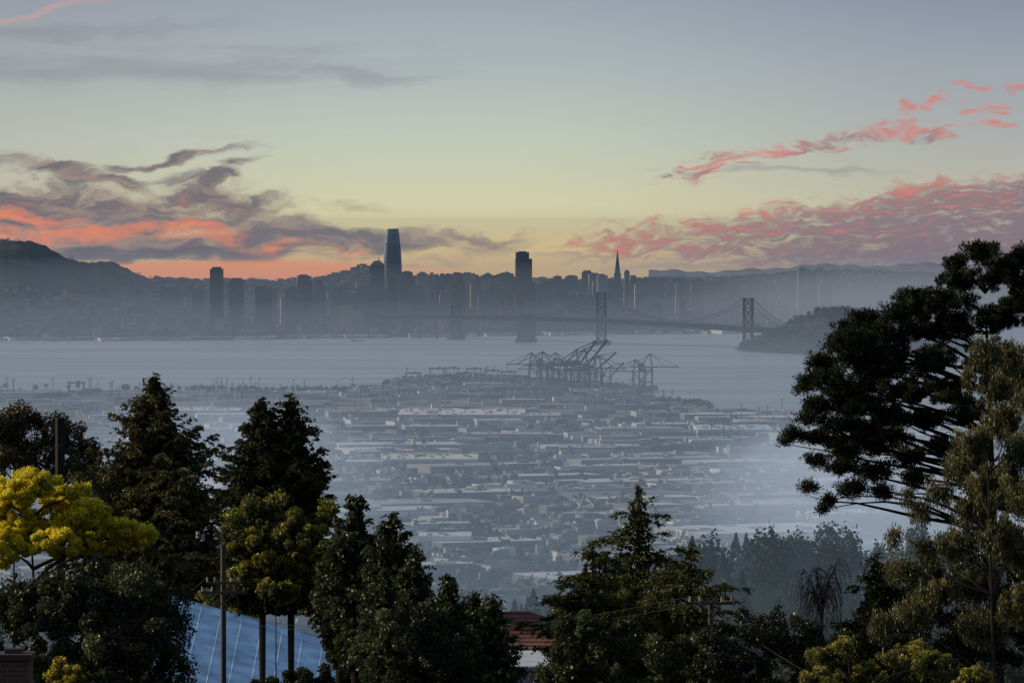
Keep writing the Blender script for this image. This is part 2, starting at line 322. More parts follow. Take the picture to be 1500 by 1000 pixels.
TW=[('glass_skyscraper',560,590,335,16300,'bullet',(.14,.18,.23)),('pyramid_skyscraper',892,917,364,16600,'pyramid',(.11,.115,.13)),
('angled_top_skyscraper',543,563,381,16200,'angled',dk),('office_tower',308,327,391,15700,'slab',vd),('office_tower',336,357,407,15650,'slab',dk),
('office_tower',374,398,418,15700,'crown',vd),('office_tower',435,457,402,15900,'notch',dk),('office_tower',457,478,410,16000,'step',md),('office_tower',418,435,420,15900,'slab',md),
('office_tower',486,512,420,15900,'crown',lt),('office_tower',588,608,397,16300,'notch',dk),('office_tower',610,640,402,16200,'twin',md),('office_tower',636,668,400,16500,'crown',dk),
('office_tower',670,702,405,16400,'step',lt),('office_tower',700,732,403,16300,'slab',dk),('office_tower',730,757,399,16500,'notch',md),('black_office_tower',755,779,368,16600,'notch',vd),
('office_tower',779,806,414,16100,'crown',md),('office_tower',806,828,404,16500,'step',dk),('office_tower',828,850,403,16700,'notch',md),('office_tower',852,868,396,16900,'slab',dk),
('office_tower',868,896,410,16500,'crown',md),('office_tower',914,932,397,16900,'twin',dk),('office_tower',932,972,405,17200,'crown',md),('office_tower',975,1012,407,17300,'step',md),
('office_tower',1168,1196,393,17400,'twin',dk),('office_tower',1200,1217,401,17500,'step',dk),('apartment_tower',522,545,418,16000,'slab',lt),('apartment_tower',234,266,420,16900,'crown',md),
('apartment_tower',189,212,420,17200,'slab',lt),('apartment_tower',282,300,426,16400,'slab',md),('apartment_tower',508,534,430,15700,'slab',lt),('apartment_tower',546,566,420,15800,'slab',md),
('apartment_tower',600,622,418,15800,'slab',md),('apartment_tower',640,662,425,15900,'step',lt),('apartment_tower',700,726,432,15800,'crown',md),('apartment_tower',1012,1034,408,17600,'crown',dk),
('apartment_tower',1040,1060,410,17600,'crown',dk),('apartment_tower',1066,1082,418,17300,'step',dk),('apartment_tower',90,104,440,16900,'slab',lt),('apartment_tower',830,846,432,15950,'slab',md),
('apartment_tower',1150,1163,412,17600,'crown',dk)]
for t in TW: tower(*t)
mb=MB(); n=215; p=np.concatenate([rng.normal(690,105,165),rng.uniform(390,1040,50)]); d=rng.uniform(15900,17300,n)
yt=rng.uniform(402,464,n); yt=np.where(np.abs(p-690)<200,yt-2,yt+12); zt=np.array([P(750,a,b)[2] for a,b in zip(yt,d)]); zb=city_z(p,d); w=rng.uniform(18,46,n); c=rng.choice([.06,.12,.2,.3],n)[:,None]*np.array([1,1.02,1.06])
zt=np.maximum(zt,zb+15)
boxes(mb,(p-750)/F*d,d,zb-5,zt,w,w*.8,rng.uniform(-.15,.15,n),c,c*.7); boxes(mb,(p-750)/F*d,d,zt,zt+rng.uniform(2,7,n),w*.5,w*.4,0,c*.7,c*.6)
mb.build('downtown_office_blocks',BUILD)
mb=MB(); 
for p in np.concatenate([np.linspace(-20,560,34),np.linspace(600,1080,22)]):
    q=p+rng.uniform(-5,5); d=city_shore(q)-rng.uniform(20,110); boxes(mb,(q-750)/F*d,d+60,sea(d)-3,sea(d)+rng.uniform(6,10),rng.uniform(14,44),160,rng.uniform(-.3,.3),rng.uniform(.15,.7)*np.ones(3),rng.uniform(.2,.5)*np.ones(3))
mb.build('waterfront_piers',PLAIN)

# ---------------------------------------------------------------- island
mb=MB(); xs=np.linspace(1086,1420,90); nd=26
def isl(p,s):
    hgt=np.interp(p,[1086,1100,1130,1160,1180,1200,1230,1300,1360,1420],[0,14,38,62,84,100,104,92,60,0])
    return hgt*math.sin(math.pi*min(max(s,0),1))**.6+ (2*math.sin(p*.5+s*9) if 0<s<1 else 0)
v=[]
for s in np.linspace(0,1,nd):
    for p in xs:
        e=math.sqrt(max(0,1-((p-1253)/167)**2)); d=13600+ (s-.45)*1100*e
        v.append(((p-750)/F*13700*(d/13700)**.2,d,sea(d)+isl(p,s)-(3 if s in(0,1) else 0)))
v=np.array(v); W=len(xs); i=np.arange(nd-1)[:,None]*W; j=np.arange(W-1)[None]
mb.add(v,np.stack([i+j,i+j+1,i+W+j+1,i+W+j],-1).reshape(-1,4),(.045,.055,.05)); e=empty('wooded_island'); mb.build('island_ground',mat_attr('island_soil',.95,0,.3,.02),e,True)
mb=MB(); r=np.random.default_rng(8); ids=r.choice(np.arange(W*2,W*(nd-3)),900); vv=v[ids]
tree_mass(mb,vv[:,0]+r.normal(0,10,900),vv[:,1]+r.normal(0,10,900),vv[:,2]-2,r.uniform(8,17,900),r.uniform(12,24,900),34,.3,(.03,.045,.034),r,.1); mb.build('island_trees',FARLEAF,e)

# ---------------------------------------------------------------- suspension bridge
e=empty('suspension_bridge'); mb=MB(); gc=np.array((.03,.037,.05))
def bp(px_,d,z): return np.array([(px_-750)/F*d,d,z])
T=[(1096,13600,436,481),(881,14250,428,468),(668,14950,446,463)]
A_=(771,14600)
ax=nrm(bp(1096,13600,0)-bp(478,15600,0)); perp=np.array([-ax[1],ax[0],0])
for (p,d,yt,yd) in T:
    zt=P(p,yt,d)[2]; zs=sea(d); zd=P(p,yd,d)[2]; c0=bp(p,d,0)
    for s in (-1,1):
        q=c0+perp*s*13
        beam(mb,q+[0,0,zs+6],q*[1,1,0]+[0,0,zt],7.0,gc*.8)
    nb=5; zz=np.linspace(zs+14,zt-3,nb+1)
    for k in range(nb):
        beam(mb,c0+perp*13+[0,0,zz[k]],c0-perp*13+[0,0,zz[k+1]],2.4,gc*.8); beam(mb,c0-perp*13+[0,0,zz[k]],c0+perp*13+[0,0,zz[k+1]],2.4,gc*.8)
    for zz_ in zz: beam(mb,c0+perp*13+[0,0,zz_],c0-perp*13+[0,0,zz_],3,gc*.8)
    boxes(mb,c0[0],c0[1],zs-4,zs+12,26,46,math.atan2(ax[1],ax[0]),gc*2,gc*2)
pa,da=A_; c0=bp(pa,da,0); zd=P(pa,465,da)[2]
boxes(mb,c0[0],c0[1],sea(da)-4,zd-4,52,30,0,gc*3,gc*2); boxes(mb,c0[0],c0[1],zd-10,zd+9,36,28,0,gc*1.5,gc); boxes(mb,c0[0],c0[1],sea(da)-4,sea(da)+10,62,40,0,gc*3,gc*2)
def zdk(p):
    return float(np.interp(p,[478,560,668,771,881,1000,1096,1160],[P(478,463,15600)[2],P(560,463,15330)[2],P(668,463.5,14950)[2],P(771,465.5,14600)[2],P(881,468.5,14250)[2],P(1000,475,13900)[2],P(1096,481,13600)[2],P(1160,485,13420)[2]]))
def dof(p): return float(np.interp(p,[430,478,668,771,881,1096,1180],[15750,15600,14950,14600,14250,13600,13380]))
pp=np.linspace(548,1165,210)
for s in (-1,1):
    up=[bp(p,dof(p),zdk(p)+3)+perp*s*11 for p in pp]; lo=[u-np.array([0,0,10]) for u in up]
    tube(mb,up,2.4,4,gc*.8); tube(mb,lo,2.4,4,gc*.8)
    for k in range(0,len(pp)-1,2): beam(mb,up[k],lo[k+1],2.4,gc*.8); beam(mb,lo[k+1],up[min(k+2,len(pp)-1)],2.4,gc*.8)
up=np.array([bp(p,dof(p),zdk(p)+4) for p in pp]); 
v=np.concatenate([up+perp*11,up-perp*11]); n=len(pp); mb.add(v,[[k,k+1,n+k+1,n+k] for k in range(n-1)],gc*.8)
v=v-np.array([0,0,10]); mb.add(v,[[k,k+1,n+k+1,n+k] for k in range(n-1)],gc*.7)
for p in (565,590,615,640): q=bp(p,dof(p),zdk(p)-6); beam(mb,q,(q[0],q[1],sea(q[1])-2),5,gc)
def cable(p0,z0,p1,z1,sag):
    for s in (-1,1):
        pts=[]
        for t in np.linspace(0,1,30):
            p=p0+(p1-p0)*t; z=z0+(z1-z0)*t-4*sag*t*(1-t); pts.append(bp(p,dof(p),z)+perp*s*12)
        tube(mb,pts,.7,4,gc*.7)
        for q in pts[1:-1]:
            p=750+F*q[0]/q[1]; zd_=zdk(p)+4
            if q[2]>zd_+2: beam(mb,q,(q[0],q[1],zd_),.4,gc*.7)
zt=lambda k:P(T[k][0],T[k][2],T[k][1])[2]
cable(1096,zt(0),881,zt(1),(zt(0)+zt(1))/2-(zdk(990)+8)); cable(881,zt(1),771,zdk(771)+8,18); cable(1096,zt(0),1162,zdk(1160)+4,10)
cable(668,zt(2),771,zdk(771)+8,14); cable(668,zt(2),560,zdk(560)+6,12)
mb.build('bridge_structure',STEEL,e)

# ---------------------------------------------------------------- valley: houses, streets, trees, warehouses
r=np.random.default_rng(21)
def grid(y0,y1,sx_,sy_,rot,mar=.115):
    c,s=math.cos(rot),math.sin(rot); ext=y1*1.2
    a=np.arange(-ext,ext,sx_); b=np.arange(-ext,ext,sy_)
    A2,B2=np.meshgrid(a,b); x=A2*c-B2*s; y=A2*s+B2*c; k=(y>y0)&(y<y1)&(np.abs(x)<y*mar); return x[k],y[k]
nL=150; LX=r.uniform(-1,1,nL); LYv=r.uniform(4300,8900,nL); LX=LX*LYv*.112; LL=r.uniform(55,190,nL); LD=LL*r.uniform(.35,.8,nL)
x,y=grid(2900,7100,15,31,.42); n=len(x); k=(r.random(n)<.62); x=x[k]+r.normal(0,4,k.sum()); y=y[k]+r.normal(0,5.5,k.sum())
fld=np.sin(x*.006+2)*np.sin(y*.0033)+.4*np.sin(x*.017+y*.011); kk=fld<.5
for a,b2,l_ in zip(LX,LYv,LL): kk&=~((np.abs(x-a)<l_*.6)&(np.abs(y-b2)<l_*.6))
x=x[kk];y=y[kk];n=len(x)
mb=MB(); cw=np.clip(r.choice([.14,.26,.42,.6,.8],n,p=[.3,.27,.22,.14,.07])[:,None]*np.array([1,.97,.9])*(1+r.normal(0,.07,(n,3))),.03,.88)
crf=np.clip(r.choice([.07,.12,.2,.4,.7],n,p=[.3,.29,.23,.12,.06])[:,None]*np.array([1,.95,.9])*(1+r.normal(0,.1,(n,3))),.02,.85)
gables(mb,x,y,ground_z(x,y)-1,r.uniform(4,8,n),r.uniform(1,3,n),r.uniform(7,15,n),r.uniform(7,12,n),.42+r.choice([0,math.pi/2],n),cw,crf)
mb.build('suburban_houses',LOW)
mb=MB(); n=650; x=r.uniform(-1,1,n); y=r.uniform(3900,8800,n); x=x*y*.112; L=r.gamma(2.6,9,n)+12; c=r.choice([.15,.28,.5,.75],n,p=[.32,.3,.23,.15])[:,None]*np.array([1,1,1.])
c2=r.choice([.14,.3,.55,.85],n,p=[.3,.28,.24,.18])[:,None]*np.array([.98,1,1.01]); z=ground_z(x,y)
boxes(mb,x,y,z-1,z+r.uniform(5,11,n),L,L*r.uniform(.4,.9,n),.42,c,c2)
boxes(mb,x+L*.1,y,z+5,z+r.uniform(9,14,n),L*.3,L*.2,.42,c*.8,c2*.7)
z=ground_z(LX,LYv); c=r.choice([.25,.4,.6],nL)[:,None]*np.array([.98,1,1.02]); c2=r.choice([.3,.55,.85],nL,p=[.25,.35,.4])[:,None]*np.array([1,1,1.])
hL=r.uniform(7,11,nL); boxes(mb,LX,LYv,z-1,z+hL,LL,LD,.42*(LYv<7200)+.12*(LYv>=7200),c,c2); boxes(mb,LX,LYv,z+hL,z+hL+2,LL*.1,LD*.1,.42,c,c2*.8)
n=760; y=r.uniform(6900,10600,n); x=r.uniform(-1,1,n)*y*.112; ok=y<np.array([shore_d(750+F*a/b)[0]-90 for a,b in zip(x,y)]); x=x[ok];y=y[ok];n=len(x)
L=r.uniform(16,90,n); c=r.choice([.2,.4,.65],n)[:,None]*np.ones(3); c2=r.choice([.15,.32,.55,.85],n,p=[.28,.28,.24,.2])[:,None]*np.array([.98,1,1.01]); z=ground_z(x,y); boxes(mb,x,y,z-1,z+r.uniform(4,9,n),L,L*r.uniform(.2,.5,n),.12,c,c2)
mb.build('commercial_buildings',PLAIN)
mb=MB(); n=9500; y=r.uniform(2800,8200,n)**1.0; x=r.uniform(-1,1,n)*y*.112; den=.3+.7*((np.sin(x*.006+2)*np.sin(y*.0033)+.4*np.sin(x*.017+y*.011))>.3); k=r.random(n)<den*np.where(y>6400,.25,1); x=x[k];y=y[k];n=len(x)
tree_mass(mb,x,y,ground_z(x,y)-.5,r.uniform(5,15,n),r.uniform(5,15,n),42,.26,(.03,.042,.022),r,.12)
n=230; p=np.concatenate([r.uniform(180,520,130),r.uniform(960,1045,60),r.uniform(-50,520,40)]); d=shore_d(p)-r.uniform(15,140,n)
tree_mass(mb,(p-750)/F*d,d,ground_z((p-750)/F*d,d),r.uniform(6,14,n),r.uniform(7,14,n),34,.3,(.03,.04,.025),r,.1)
mb.build('valley_trees',FARLEAF)
SHEET=mat_attr('sheet_metal',.6,.3,.1,.05)
def warehouse(x0,x1,ytop,ybot,col,rc,depth,h=11,name='warehouse'):
    e=empty(name); d=dist(ybot,4); cx=((x0+x1)/2-750)/F*d; w=(x1-x0)/F*d; z=float(ground_z(cx,d))
    mb=MB(); boxes(mb,cx,d+depth/2,z-1,z+h,w,depth,0,col,rc)
    for k in np.arange(-.48,.49,14/w): boxes(mb,cx+k*w,d-.3,z,z+h*.55,5,.4,0,(.06,.06,.07),(.1,.1,.1))
    boxes(mb,cx,d-1.5,z+h*.62,z+h*.68,w,3,0,np.array(col)*.6,np.array(col)*.8)
    nn=int(w*depth/900); boxes(mb,cx+r.uniform(-.45,.45,nn)*w,d+depth*r.uniform(.1,.9,nn),z+h,z+h+2.2,5,4,0,(.4,.4,.4),(.5,.5,.5))
    mb.build('walls_and_roof',SHEET,e)
warehouse(582,770,602,617,(.35,.37,.4),(.88,.88,.86),260); warehouse(770,822,608,618,(.3,.32,.36),(.6,.65,.7),120)
warehouse(560,700,670,686,(.6,.62,.62),(.88,.86,.8),150); warehouse(1022,1134,624,640,(.5,.6,.66),(.68,.78,.84),190); warehouse(820,905,660,668,(.3,.3,.32),(.5,.5,.5),80)
warehouse(255,350,603,610,(.4,.4,.4),(.85,.85,.85),110); warehouse(690,810,640,647,(.3,.3,.3),(.6,.6,.6),70); warehouse(505,560,676,690,(.4,.45,.5),(.75,.78,.8),60)
warehouse(612,690,803,826,(.7,.7,.7),(.8,.8,.8),60,14,'office_block')
mb=MB()
def ribbon(mb,pts,w,col,lift):
    pts=np.array(pts,float); t=np.gradient(pts,axis=0); s=np.stack([-t[:,1],t[:,0],0*t[:,0]],1); s=nrm(s)
    pts=pts.copy(); pts[:,2]+=lift; n=len(pts); v=np.concatenate([pts+s*w/2,pts-s*w/2]); mb.add(v,[[k,k+1,n+k+1,n+k] for k in range(n-1)],col)
def gpath(L,n=60):
    L=np.array([G(a,b,el)[:3] for a,b,el in L]); t=np.linspace(0,1,len(L)); tq=np.linspace(0,1,n)
    q=np.stack([np.interp(tq,t,L[:,k]) for k in range(3)],1)
    for _ in range(6): q[1:-1]=(q[:-2]+q[1:-1]*2+q[2:])/4
    return q
for k in range(9):
    q=gpath([(700+k*14,650-k*3.2,4),(1160,632-k*2.6,4)],40); q[:,2]=ground_z(q[:,0],q[:,1]); ribbon(mb,q,11,(.3,.27,.25) if k%2 else (.12,.12,.12),.4)
for k in range(14):
    yy=r.uniform(3400,8600); aa=r.uniform(-.05,.3); q=np.array([[s,yy+s*math.tan(aa),0] for s in np.linspace(-1100,1100,80)]); q[:,2]=ground_z(q[:,0],q[:,1]); ribbon(mb,q,18,(.2,.2,.2),.35+k*.01)
for k in range(12):
    x0=r.uniform(-500,500); q=np.array([[x0-(s-3500)*.105,s,0] for s in np.linspace(3300,7800,120)]); q[:,2]=ground_z(q[:,0],q[:,1]); ribbon(mb,q,14,(.19,.19,.19),.55+k*.01)
mb.build('streets_and_rail_yard',mat_attr('asphalt',.9,0,.15,.05))
e=empty('freeway_viaduct'); mb=MB()
for off,L in ((0,[(560,752,14),(640,770,15),(740,772,17),(800,766,18),(840,755,18),(862,742,18),(850,730,17)]),(1,[(640,788,12),(720,782,14),(800,772,16),(850,763,17),(930,760,15),(1010,772,12)])):
    q=gpath(L,50); ribbon(mb,q,15,(.45,.45,.44),0); ribbon(mb,q,15,(.3,.3,.3),-1.8)
    t=np.gradient(q,axis=0); s=nrm(np.stack([-t[:,1],t[:,0],0*t[:,0]],1))
    for sg in (-1,1): tube(mb,q+s*7.5*sg+[0,0,.0],.9,4,(.6,.6,.58))
    for a in q[::3]: beam(mb,a-[0,0,1.5],(a[0],a[1],float(ground_z(a[0],a[1]))-1),2.0,(.3,.3,.3))
    nv=26; ii=r.integers(0,48,nv)
    for k in ii: a=q[k]+s[k]*r.uniform(-5,5); boxes(mb,a[0],a[1],a[2]+.3,a[2]+1.6,4.5,1.9,math.atan2(t[k][1],t[k][0]),r.choice([.05,.5,.7])*np.ones(3),(.3,.3,.3))
mb.build('deck_and_piers',mat_attr('concrete',.85,0,.1,.1),e)

# container port
mb=MB(); n=1700; p=np.concatenate([r.uniform(560,945,1150),r.uniform(640,1040,550)]); d=np.empty(n)
for k in range(n):
    s_=shore_d(p[k])[0]; d[k]=s_-r.uniform(60,1300 if k<1150 else 1500)
x=(p-750)/F*d; x=np.round(x/15)*15; d=np.round(d/48)*48+r.integers(0,6,n)*2.6
keep=r.random(n)<(.15+.85*(np.sin(x*.012+d*.004)*np.sin(d*.009+1)>-.05)); x=x[keep];d=d[keep];n=len(x)
pal=np.array([(.36,.14,.1),(.26,.14,.11),(.12,.18,.3),(.55,.55,.55),(.2,.28,.24),(.42,.3,.2),(.8,.8,.8),(.3,.27,.25)]); c=pal[r.integers(0,8,n)]*r.uniform(.6,1.1,(n,1)); z=ground_z(x,d)
boxes(mb,x,d,z-.5,z+2.6*r.integers(1,4,n),12.2,2.45,.0,c,c*1.1); mb.build('container_stacks',mat_attr('container_paint',.6,0))
mb=MB(); 
for k in range(230):
    p=r.uniform(-20,1200); d=shore_d(p)[0]-r.uniform(20,1900); x=(p-750)/F*d; z=float(ground_z(x,d)); beam(mb,(x,d,z),(x,d,z+r.uniform(18,34)),1.0,(.12,.12,.13)); beam(mb,(x-3,d,z+24),(x+3,d,z+24),1.0,(.2,.2,.2))
mb.build('light_masts',STEEL)
def crane(p,ybase,ang,raise_,s=1.0,col=(.05,.06,.075)):
    e=empty('gantry_crane'); b0=G(p,ybase,3); mb=MB(); ca,sa=math.cos(ang),math.sin(ang); col=np.array(col)
    def q(x,y,z): return np.array([b0[0]+(x*ca-y*sa)*s,b0[1]+(x*sa+y*ca)*s,b0[2]+z*s])
    for sy in (-9,9):
        for sx in (-15,15): beam(mb,q(sx,sy,0),q(sx,sy,48),2.4*s,col)
        beam(mb,q(-15,sy,14),q(15,sy,14),2.0*s,col); beam(mb,q(-15,sy,14),q(15,sy,46),1.3*s,col); beam(mb,q(15,sy*.6,48),q(10,sy*.3,80),1.7*s,col); beam(mb,q(-15,sy,48),q(10,sy*.3,80),1.3*s,col)
        beam(mb,q(-38,sy*.35,49),q(16,sy*.35,49),2.3*s,col)
        a=math.radians(raise_); L=62; tip=(16+L*math.cos(a),sy*.35,49+L*math.sin(a)); mid=(16+L*.5*math.cos(a),sy*.35,49+L*.5*math.sin(a))
        beam(mb,q(16,sy*.35,49),q(*tip),2.4*s,col); beam(mb,q(10,sy*.3,80),q(*mid),.9*s,col); beam(mb,q(10,sy*.3,80),q(*tip),.9*s,col); beam(mb,q(10,sy*.3,80),q(-38,sy*.35,49),.9*s,col)
    for sx in (-15,15): beam(mb,q(sx,-9,14),q(sx,9,14),2*s,col); beam(mb,q(sx,-9,47),q(sx,9,47),2*s,col); beam(mb,q(sx,-9,14),q(sx,9,47),1.2*s,col)
    a=math.radians(raise_)
    for t in np.linspace(.1,1,7): beam(mb,q(16+62*t*math.cos(a),-3.2,49+62*t*math.sin(a)),q(16+62*t*math.cos(a),3.2,49+62*t*math.sin(a)),1.2*s,col)
    c=q(-12,0,0); boxes(mb,c[0],c[1],c[2]+50*s,c[2]+57*s,16*s,8*s,ang,col*1.6,col*1.4)
    for sx in (-15,15):
        for sy in (-9,9): c=q(sx,sy,0); boxes(mb,c[0],c[1],c[2]-.5,c[2]+3*s,5*s,2.5*s,ang,col*.8,col)
    mb.build('crane_frame',STEEL,e)
for a in ((784,561,2.9,0,.78),(801,564,2.8,0,.85),(820,566,3.0,0,.85),(838,568,.35,52,.95),(850,570,.3,50,1.0),(864,573,.3,40,.85),(872,569,.25,0,.82),(946,568,.08,0,.85,(.16,.18,.2)),(936,571,2.9,0,.75,(.12,.14,.16)),(828,571,3.0,10,.75),(795,566,2.7,0,.7),(856,574,2.9,0,.7),(810,568,.2,0,.75),(888,573,.3,45,.6)): crane(*a)
for a in ((640,555),(662,554),(694,555),(112,577),(720,558),(745,560),(680,562),(605,562),(655,566),(765,568)):
    e=empty('yard_crane'); b0=G(a[0],a[1],3); mb=MB()
    for sx in (-14,14):
        for sy in (-6,6): beam(mb,b0+[sx,sy,0],b0+[sx,sy,22],1.8,(.1,.1,.12))
        beam(mb,b0+[sx,-6,2],b0+[sx,6,2],1.8,(.1,.1,.12))
    for sy in (-6,6): beam(mb,b0+[-17,sy,22],b0+[17,sy,22],2.4,(.1,.1,.12))
    boxes(mb,b0[0]+4,b0[1],b0[2]+20,b0[2]+25,7,10,0,(.3,.3,.3),(.3,.3,.3)); mb.build('yard_crane_frame',STEEL,e)
def ship(p,yb,L,col,name):
    e=empty(name); b0=G(p,yb,0); mb=MB(); x0,y0,z0=b0; w=L*.14; h=L*.07
    sec=[(-.5,.8),(-.3,1),(.25,1),(.42,.6),(.5,.05)]; v=[]
    for a,b2 in sec:
        v+=[(x0+a*L,y0-w/2*b2,z0+h*(1.3 if a>.4 else 1)),(x0+a*L*.96,y0-w/2*b2*.7,z0-1),(x0+a*L*.96,y0+w/2*b2*.7,z0-1),(x0+a*L,y0+w/2*b2,z0+h*(1.3 if a>.4 else 1))]
    f=[]
    for k in range(4):
        for c in range(3): f.append([k*4+c,k*4+4+c,k*4+5+c,k*4+1+c])
        f.append([k*4+3,k*4+7,k*4+4,k*4])
    f.append([0,1,2,3]); mb.add(v,f,col)
    boxes(mb,x0-L*.25,y0,z0+h,z0+h+L*.1,L*.22,w*.7,0,(.6,.6,.6),(.6,.6,.6)); boxes(mb,x0-L*.25,y0,z0+h+L*.1,z0+h+L*.15,L*.12,w*.5,0,(.6,.6,.6),(.6,.6,.6)); beam(mb,(x0-L*.22,y0,z0+h+L*.15),(x0-L*.22,y0,z0+h+L*.26),L*.012,(.3,.3,.3))
    mb.build('hull',STEEL,e)
ship(524,500,42,(.4,.42,.45),'ferry'); ship(80,499,95,(.5,.5,.5),'ferry'); ship(40,497.5,60,(.55,.5,.48),'ferry')

# ---------------------------------------------------------------- mid-distance wooded ridge
mb=MB(); r=np.random.default_rng(5)
def belt(n,d0,d1,p0,p1,h0,h1,nq,col,cf):
    p=r.uniform(p0,p1,n); d=r.uniform(d0,d1,n); x=(p-750)/F*d
    h=r.uniform(h0,h1,n); tree_mass(mb,x,d,ground_z(x,d)-.5,h,h*r.uniform(.55,.95,n),nq,.075,col,r,cf)
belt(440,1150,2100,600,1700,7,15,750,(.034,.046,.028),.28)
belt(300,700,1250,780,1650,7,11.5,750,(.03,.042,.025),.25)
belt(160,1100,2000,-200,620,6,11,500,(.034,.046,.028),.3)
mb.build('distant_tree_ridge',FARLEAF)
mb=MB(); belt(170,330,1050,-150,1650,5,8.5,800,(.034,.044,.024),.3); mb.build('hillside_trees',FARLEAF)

# ---------------------------------------------------------------- foreground trees
def conifer(name,apex,R,prof,n,col,seed,L=.34,Wd=.08,rise=.1,droop=.35,nl=170,nt=2200,mat=NEEDLE,lean=0,maxdepth=None,twl=.4,tmin=.02,fill=.25,fr=.6,tk=1.0):
    r=np.random.default_rng(seed); x,y,zt=apex; zb=float(ground_z(x,y))-.3; H=zt-zb
    tmin_=max(tmin,1-(maxdepth or H)/H)
    e=empty(name); t=tmin_+(1-tmin_)*r.random(nl)**.85; a=np.arange(nl)*2.39996+r.normal(0,.35,nl)
    Ls=np.maximum(prof((1-t)*H)*R,.12)*r.uniform(.62,1.18,nl)
    rs=rise+r.normal(0,.12,nl)+.35*t**3; dr=droop*r.uniform(.6,1.4,nl)
    org=np.stack([x+lean*t,np.full(nl,y),zb+t*H],1); dirh=np.stack([np.cos(a),np.sin(a),0*a],1)
    def lp(k,s): return org[k]+dirh[k]*(Ls[k]*s)[:,None]+np.stack([0*s,0*s,Ls[k]*(rs[k]*s-dr[k]*s*s)],1)
    pr=Ls**1.4; k=r.choice(nl,nt,p=pr/pr.sum()); s=r.uniform(.12,1,nt)**.75; sd_=r.choice([-1,1],nt)
    ang=sd_*r.uniform(.45,1.2,nt); c,sn=np.cos(ang),np.sin(ang); dh=dirh[k]
    td=nrm(np.stack([dh[:,0]*c-dh[:,1]*sn,dh[:,0]*sn+dh[:,1]*c,r.normal(-.12,.2,nt)],1)); tl=(twl*Ls[k]*(1.05-.7*s)+.15)*r.uniform(.6,1.2,nt); tb=lp(k,s)
    q=r.choice(nt,n,p=tl/tl.sum()); u=r.random(n); pos=tb[q]+td[q]*(tl[q]*u)[:,None]-np.array([0,0,1])*(.25*tl[q]*u*u)[:,None]+r.normal(0,.035,(n,3))
    ld=td[q]+r.normal(0,.55,(n,3))+np.array([0,0,-.15])
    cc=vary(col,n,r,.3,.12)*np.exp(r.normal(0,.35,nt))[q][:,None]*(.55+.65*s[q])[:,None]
    mb=MB(); leaves(mb,pos,ld,L*r.uniform(.6,1.3,n),Wd*r.uniform(.6,1.3,n),cc,r)
    nf_=int(n*fill)
    if nf_:
        dep=(1-tmin_)*H*r.random(nf_)**.6; rad=prof(dep)*R*fr*np.sqrt(r.random(nf_)); th=r.random(nf_)*6.283
        rad=rad*(1+.3*np.sin(th*3+dep*2.2)); pos=np.stack([x+rad*np.cos(th)+lean*(1-dep/H),y+rad*np.sin(th),zt-dep-.15],1)
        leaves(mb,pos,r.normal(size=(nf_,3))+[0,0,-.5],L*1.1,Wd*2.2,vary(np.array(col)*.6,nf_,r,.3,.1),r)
    mb.build('needles',mat,e)
    mb=MB(); tube(mb,[(x,y,zb-1),(x,y,zb+H*.4),(x+lean*.7,y,zb+H*.75),(x+lean,y,zt-.2)],[(H*.018+.06)*tk,(H*.012+.05)*tk,H*.006+.03,.015],8,(.05,.04,.03))
    for kk in range(nl):
        ss=np.array([0,.35,.7,1.]); tube(mb,lp(np.full(4,kk),ss),np.array([.035,.025,.015,.006])*min(1.5,.5+Ls[kk]*.35),4,(.045,.035,.028))
    mb.build('trunk',BARK,e); return e
